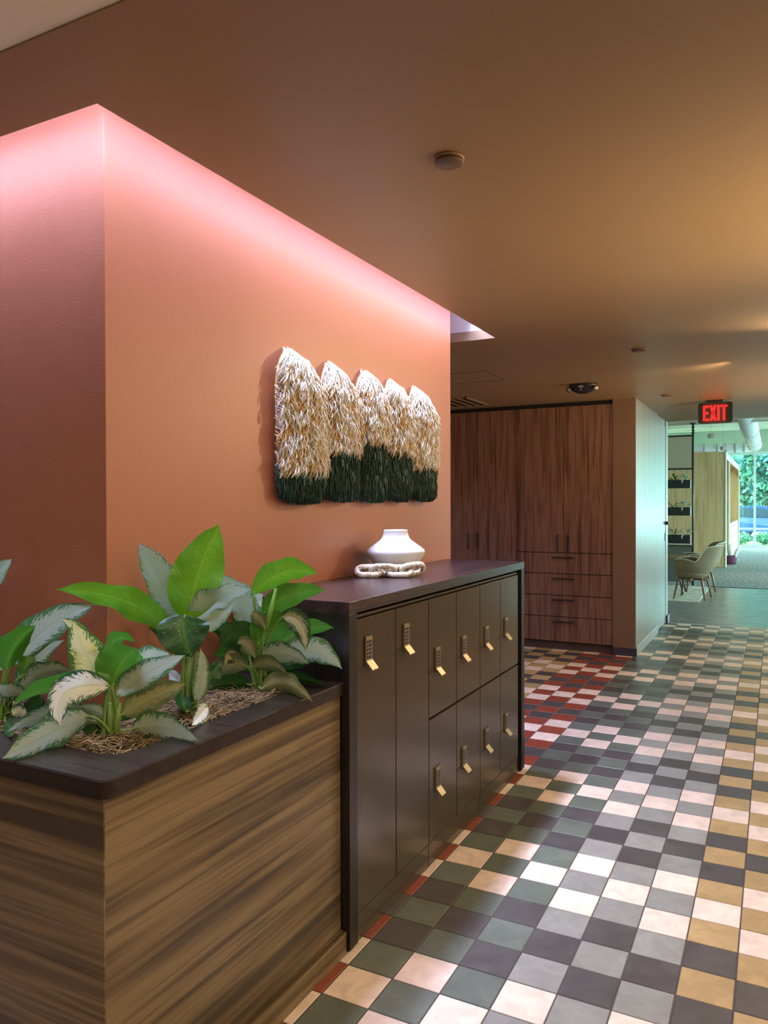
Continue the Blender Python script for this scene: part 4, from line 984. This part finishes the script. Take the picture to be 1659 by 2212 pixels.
for y, x, z, r_, lab in ((20.0, -1.38, 3.17, .085, 'pale drum pendant lamp nearer the hall'), (24.0, -1.28, 3.04, .075, 'pale drum pendant lamp in front of the cross duct')):
    y2 = y if y < 22 else 22.8
    t = thing('pendant_lamp', lab, 'lamp', (x, y2, 4.0), 'drum pendants in the lounge')
    mb = MB(); mb.lathe([(0, z + .05), (r_ * .8, z + .05), (r_, z + .03), (r_, z - .03), (r_ * .8, z - .05), (0, z - .05)], x, y2, 32); mb.build('shade', mat('pendant_shade', (.62, .52, .45), .5), t)
    mb = MB(); mb.tube([(x, y2, z + .05), (x, y2, 4.199)], .004, 6); mb.build('cord', M_alu, t)
for k, z in enumerate((3.72, 3.88)):
    mb = MB(); mb.tube([(-6.9, 19.2 + k * .5, z), (5.9, 19.2 + k * .5, z)], .022, 10)
    tag(mb.build('ceiling_conduit', M_duct), ('lower', 'upper')[k] + ' thin white pipe running across the lounge ceiling', 'pipe')
# ================================================================== OUTSIDE
M_grass = mat('lawn', (.10, .20, .04), .9); M_asph = mat('asphalt', (.30, .30, .30), .9)
mb = MB(); mb.box(-40, 40, 29.2, 34.5, -.4, -.02); struct('ground_verge', mb, M_grass)
mb = MB(); mb.box(-40, 60, 34.5, 80, -.4, -.03); mb.box(6.1, 60, -10, 34.5, -.4, -.03); struct('ground_parking', mb, M_asph)
M_bark = mat('bark', (.10, .07, .05), .9)
def leafcloud(mb, c, rx, ry, rz, n, sz, R_, nm=2):
    for k in range(n):
        u_ = Vector((R_.gauss(0, 1), R_.gauss(0, 1), R_.gauss(0, 1))).normalized() * (R_.random() ** .45)
        P = Vector(c) + Vector((u_.x * rx, u_.y * ry, u_.z * rz)); a = Vector((R_.gauss(0, 1), R_.gauss(0, 1), R_.gauss(0, 1))).normalized(); b = a.orthogonal().normalized(); c2 = a.cross(b)
        s1 = sz * R_.uniform(.6, 1.3); s2 = s1 * .6
        mb.add([P - b * s1, P + c2 * s2, P + b * s1, P - c2 * s2], [(0, 1, 2, 3)], R_.randrange(nm))
M_f1 = mat('foliage_mid', (.07, .24, .15), .7); M_f2 = mat('foliage_light', (.17, .42, .22), .7); M_f3 = mat('foliage_dark', (.035, .14, .12), .7)
TR = [(-4.2, 40, 5.0, 'leafy tree outside, behind the left part of the window'), (1.2, 42, 5.4, 'leafy tree outside, seen through the right pane'), (-10.5, 46, 5.5, 'leafy tree outside, far to the left'), (7.2, 44, 5.0, 'leafy tree outside, far to the right'), (-7.5, 52, 5.0, 'leafy tree outside in the back row, to the left'), (-1.2, 54, 5.0, 'leafy tree outside in the back row, centre'), (4.6, 53, 5.0, 'leafy tree outside in the back row, to the right')]
for k, (x, y, h, lab) in enumerate(TR):
    t = thing('tree', lab, 'tree', (x, y, 0), 'trees beyond the car park'); R_ = random.Random(50 + k)
    mb = MB(); mb.tube([(x, y, -.1), (x + .1, y, 2), (x, y, h)], [.22, .17, .08], 12); mb.build('trunk', M_bark, t)
    mb = MB(); leafcloud(mb, (x, y, 4.1), 2.85, 1.9, 3.6, 9000, .19, R_, 3)
    mb.build('crown', [M_f1, M_f2, M_f3], t)
for k, (x, y, s_, lab) in enumerate(((-1.3, 31.2, .55, 'light green bush outside the left window pane'), (-.05, 31.0, .62, 'bright green bush outside the right window pane'), (1.6, 31.3, .6, 'green bush outside, further right'), (-3.2, 31.3, .6, 'green bush outside, further left'))):
    t = thing('bush', lab, 'bush', (x, y, 0), 'bushes under the window'); R_ = random.Random(80 + k)
    mb = MB()
    for q in range(6): a = q * 1.05; mb.tube([(x, y, -.05), (x + .3 * s_ * math.cos(a), y + .3 * s_ * math.sin(a), .45 * s_)], [.02, .01], 6)
    mb.build('stems', M_bark, t)
    mb = MB(); leafcloud(mb, (x, y, .42 * s_), s_, .5, .45 * s_, 900, .06, R_, 2); mb.build('foliage', [M_f2, M_f1], t)
def car(x, y, col, lab, sc=1):
    """saloon seen from the side, nose towards -x"""
    t = thing('car', lab, 'car', (x, y, 0), 'parked cars')
    body = [(-2.2, .35), (-2.25, .55), (-2.1, .78), (-1.2, .90), (-.5, 1.36), (.7, 1.40), (1.45, 1.02), (2.1, .98), (2.25, .62), (2.2, .35)]
    mb = MB(); n = len(body); wl = .82
    v = [(x + a * sc, y - wl * (1 if b < 1.0 else .82), b * sc) for a, b in body] + [(x + a * sc, y + wl * (1 if b < 1.0 else .82), b * sc) for a, b in body]
    mb.add(v, [tuple(range(n)), tuple(range(2 * n - 1, n - 1, -1))] + [(i, (i + 1) % n, (i + 1) % n + n, i + n) for i in range(n)]); mb.build('body', mat('car_paint_' + lab.split()[0], col, .25), t)
    mb = MB(); win = [(-1.05, .93), (-.47, 1.30), (.62, 1.33), (1.2, 1.02), (1.2, .95)]
    for s_ in (-1, 1):
        yy = y + s_ * (wl * .93); P = [(x + a * sc, yy + s_ * .015, b * sc) for a, b in win] + [(x + a * sc, yy - s_ * .12, b * sc) for a, b in win]; m_ = len(win)
        mb.add(P, [tuple(range(m_)), tuple(range(2 * m_ - 1, m_ - 1, -1))] + [(i, (i + 1) % m_, (i + 1) % m_ + m_, i + m_) for i in range(m_)])
    mb.build('window_glass', mat('car_glass', (.03, .05, .07), .1), t)
    for a in (-1.4, 1.4):
        for s_ in (-1, 1):
            mb = MB(); mb.tube([(x + a * sc, y + s_ * .66, .33), (x + a * sc, y + s_ * .86, .33)], .33, 24); mb.build('wheel', M_black, t)
    mb = MB(); mb.box(x + 2.13 * sc, x + 2.27 * sc, y - .75, y - .45, .70, .84, 0, .02); mb.box(x + 2.13 * sc, x + 2.27 * sc, y + .45, y + .75, .70, .84, 0, .02); mb.build('tail_light', mat('tail_red', (.6, .02, .02), .3), t)
car(-1.1, 35.5, (.03, .07, .22), 'blue car parked right outside the window')
car(-2.6, 38.6, (.75, .75, .75), 'white car parked behind the blue one')
car(2.6, 38.4, (.62, .66, .70), 'silver car parked behind the blue one, to the right')
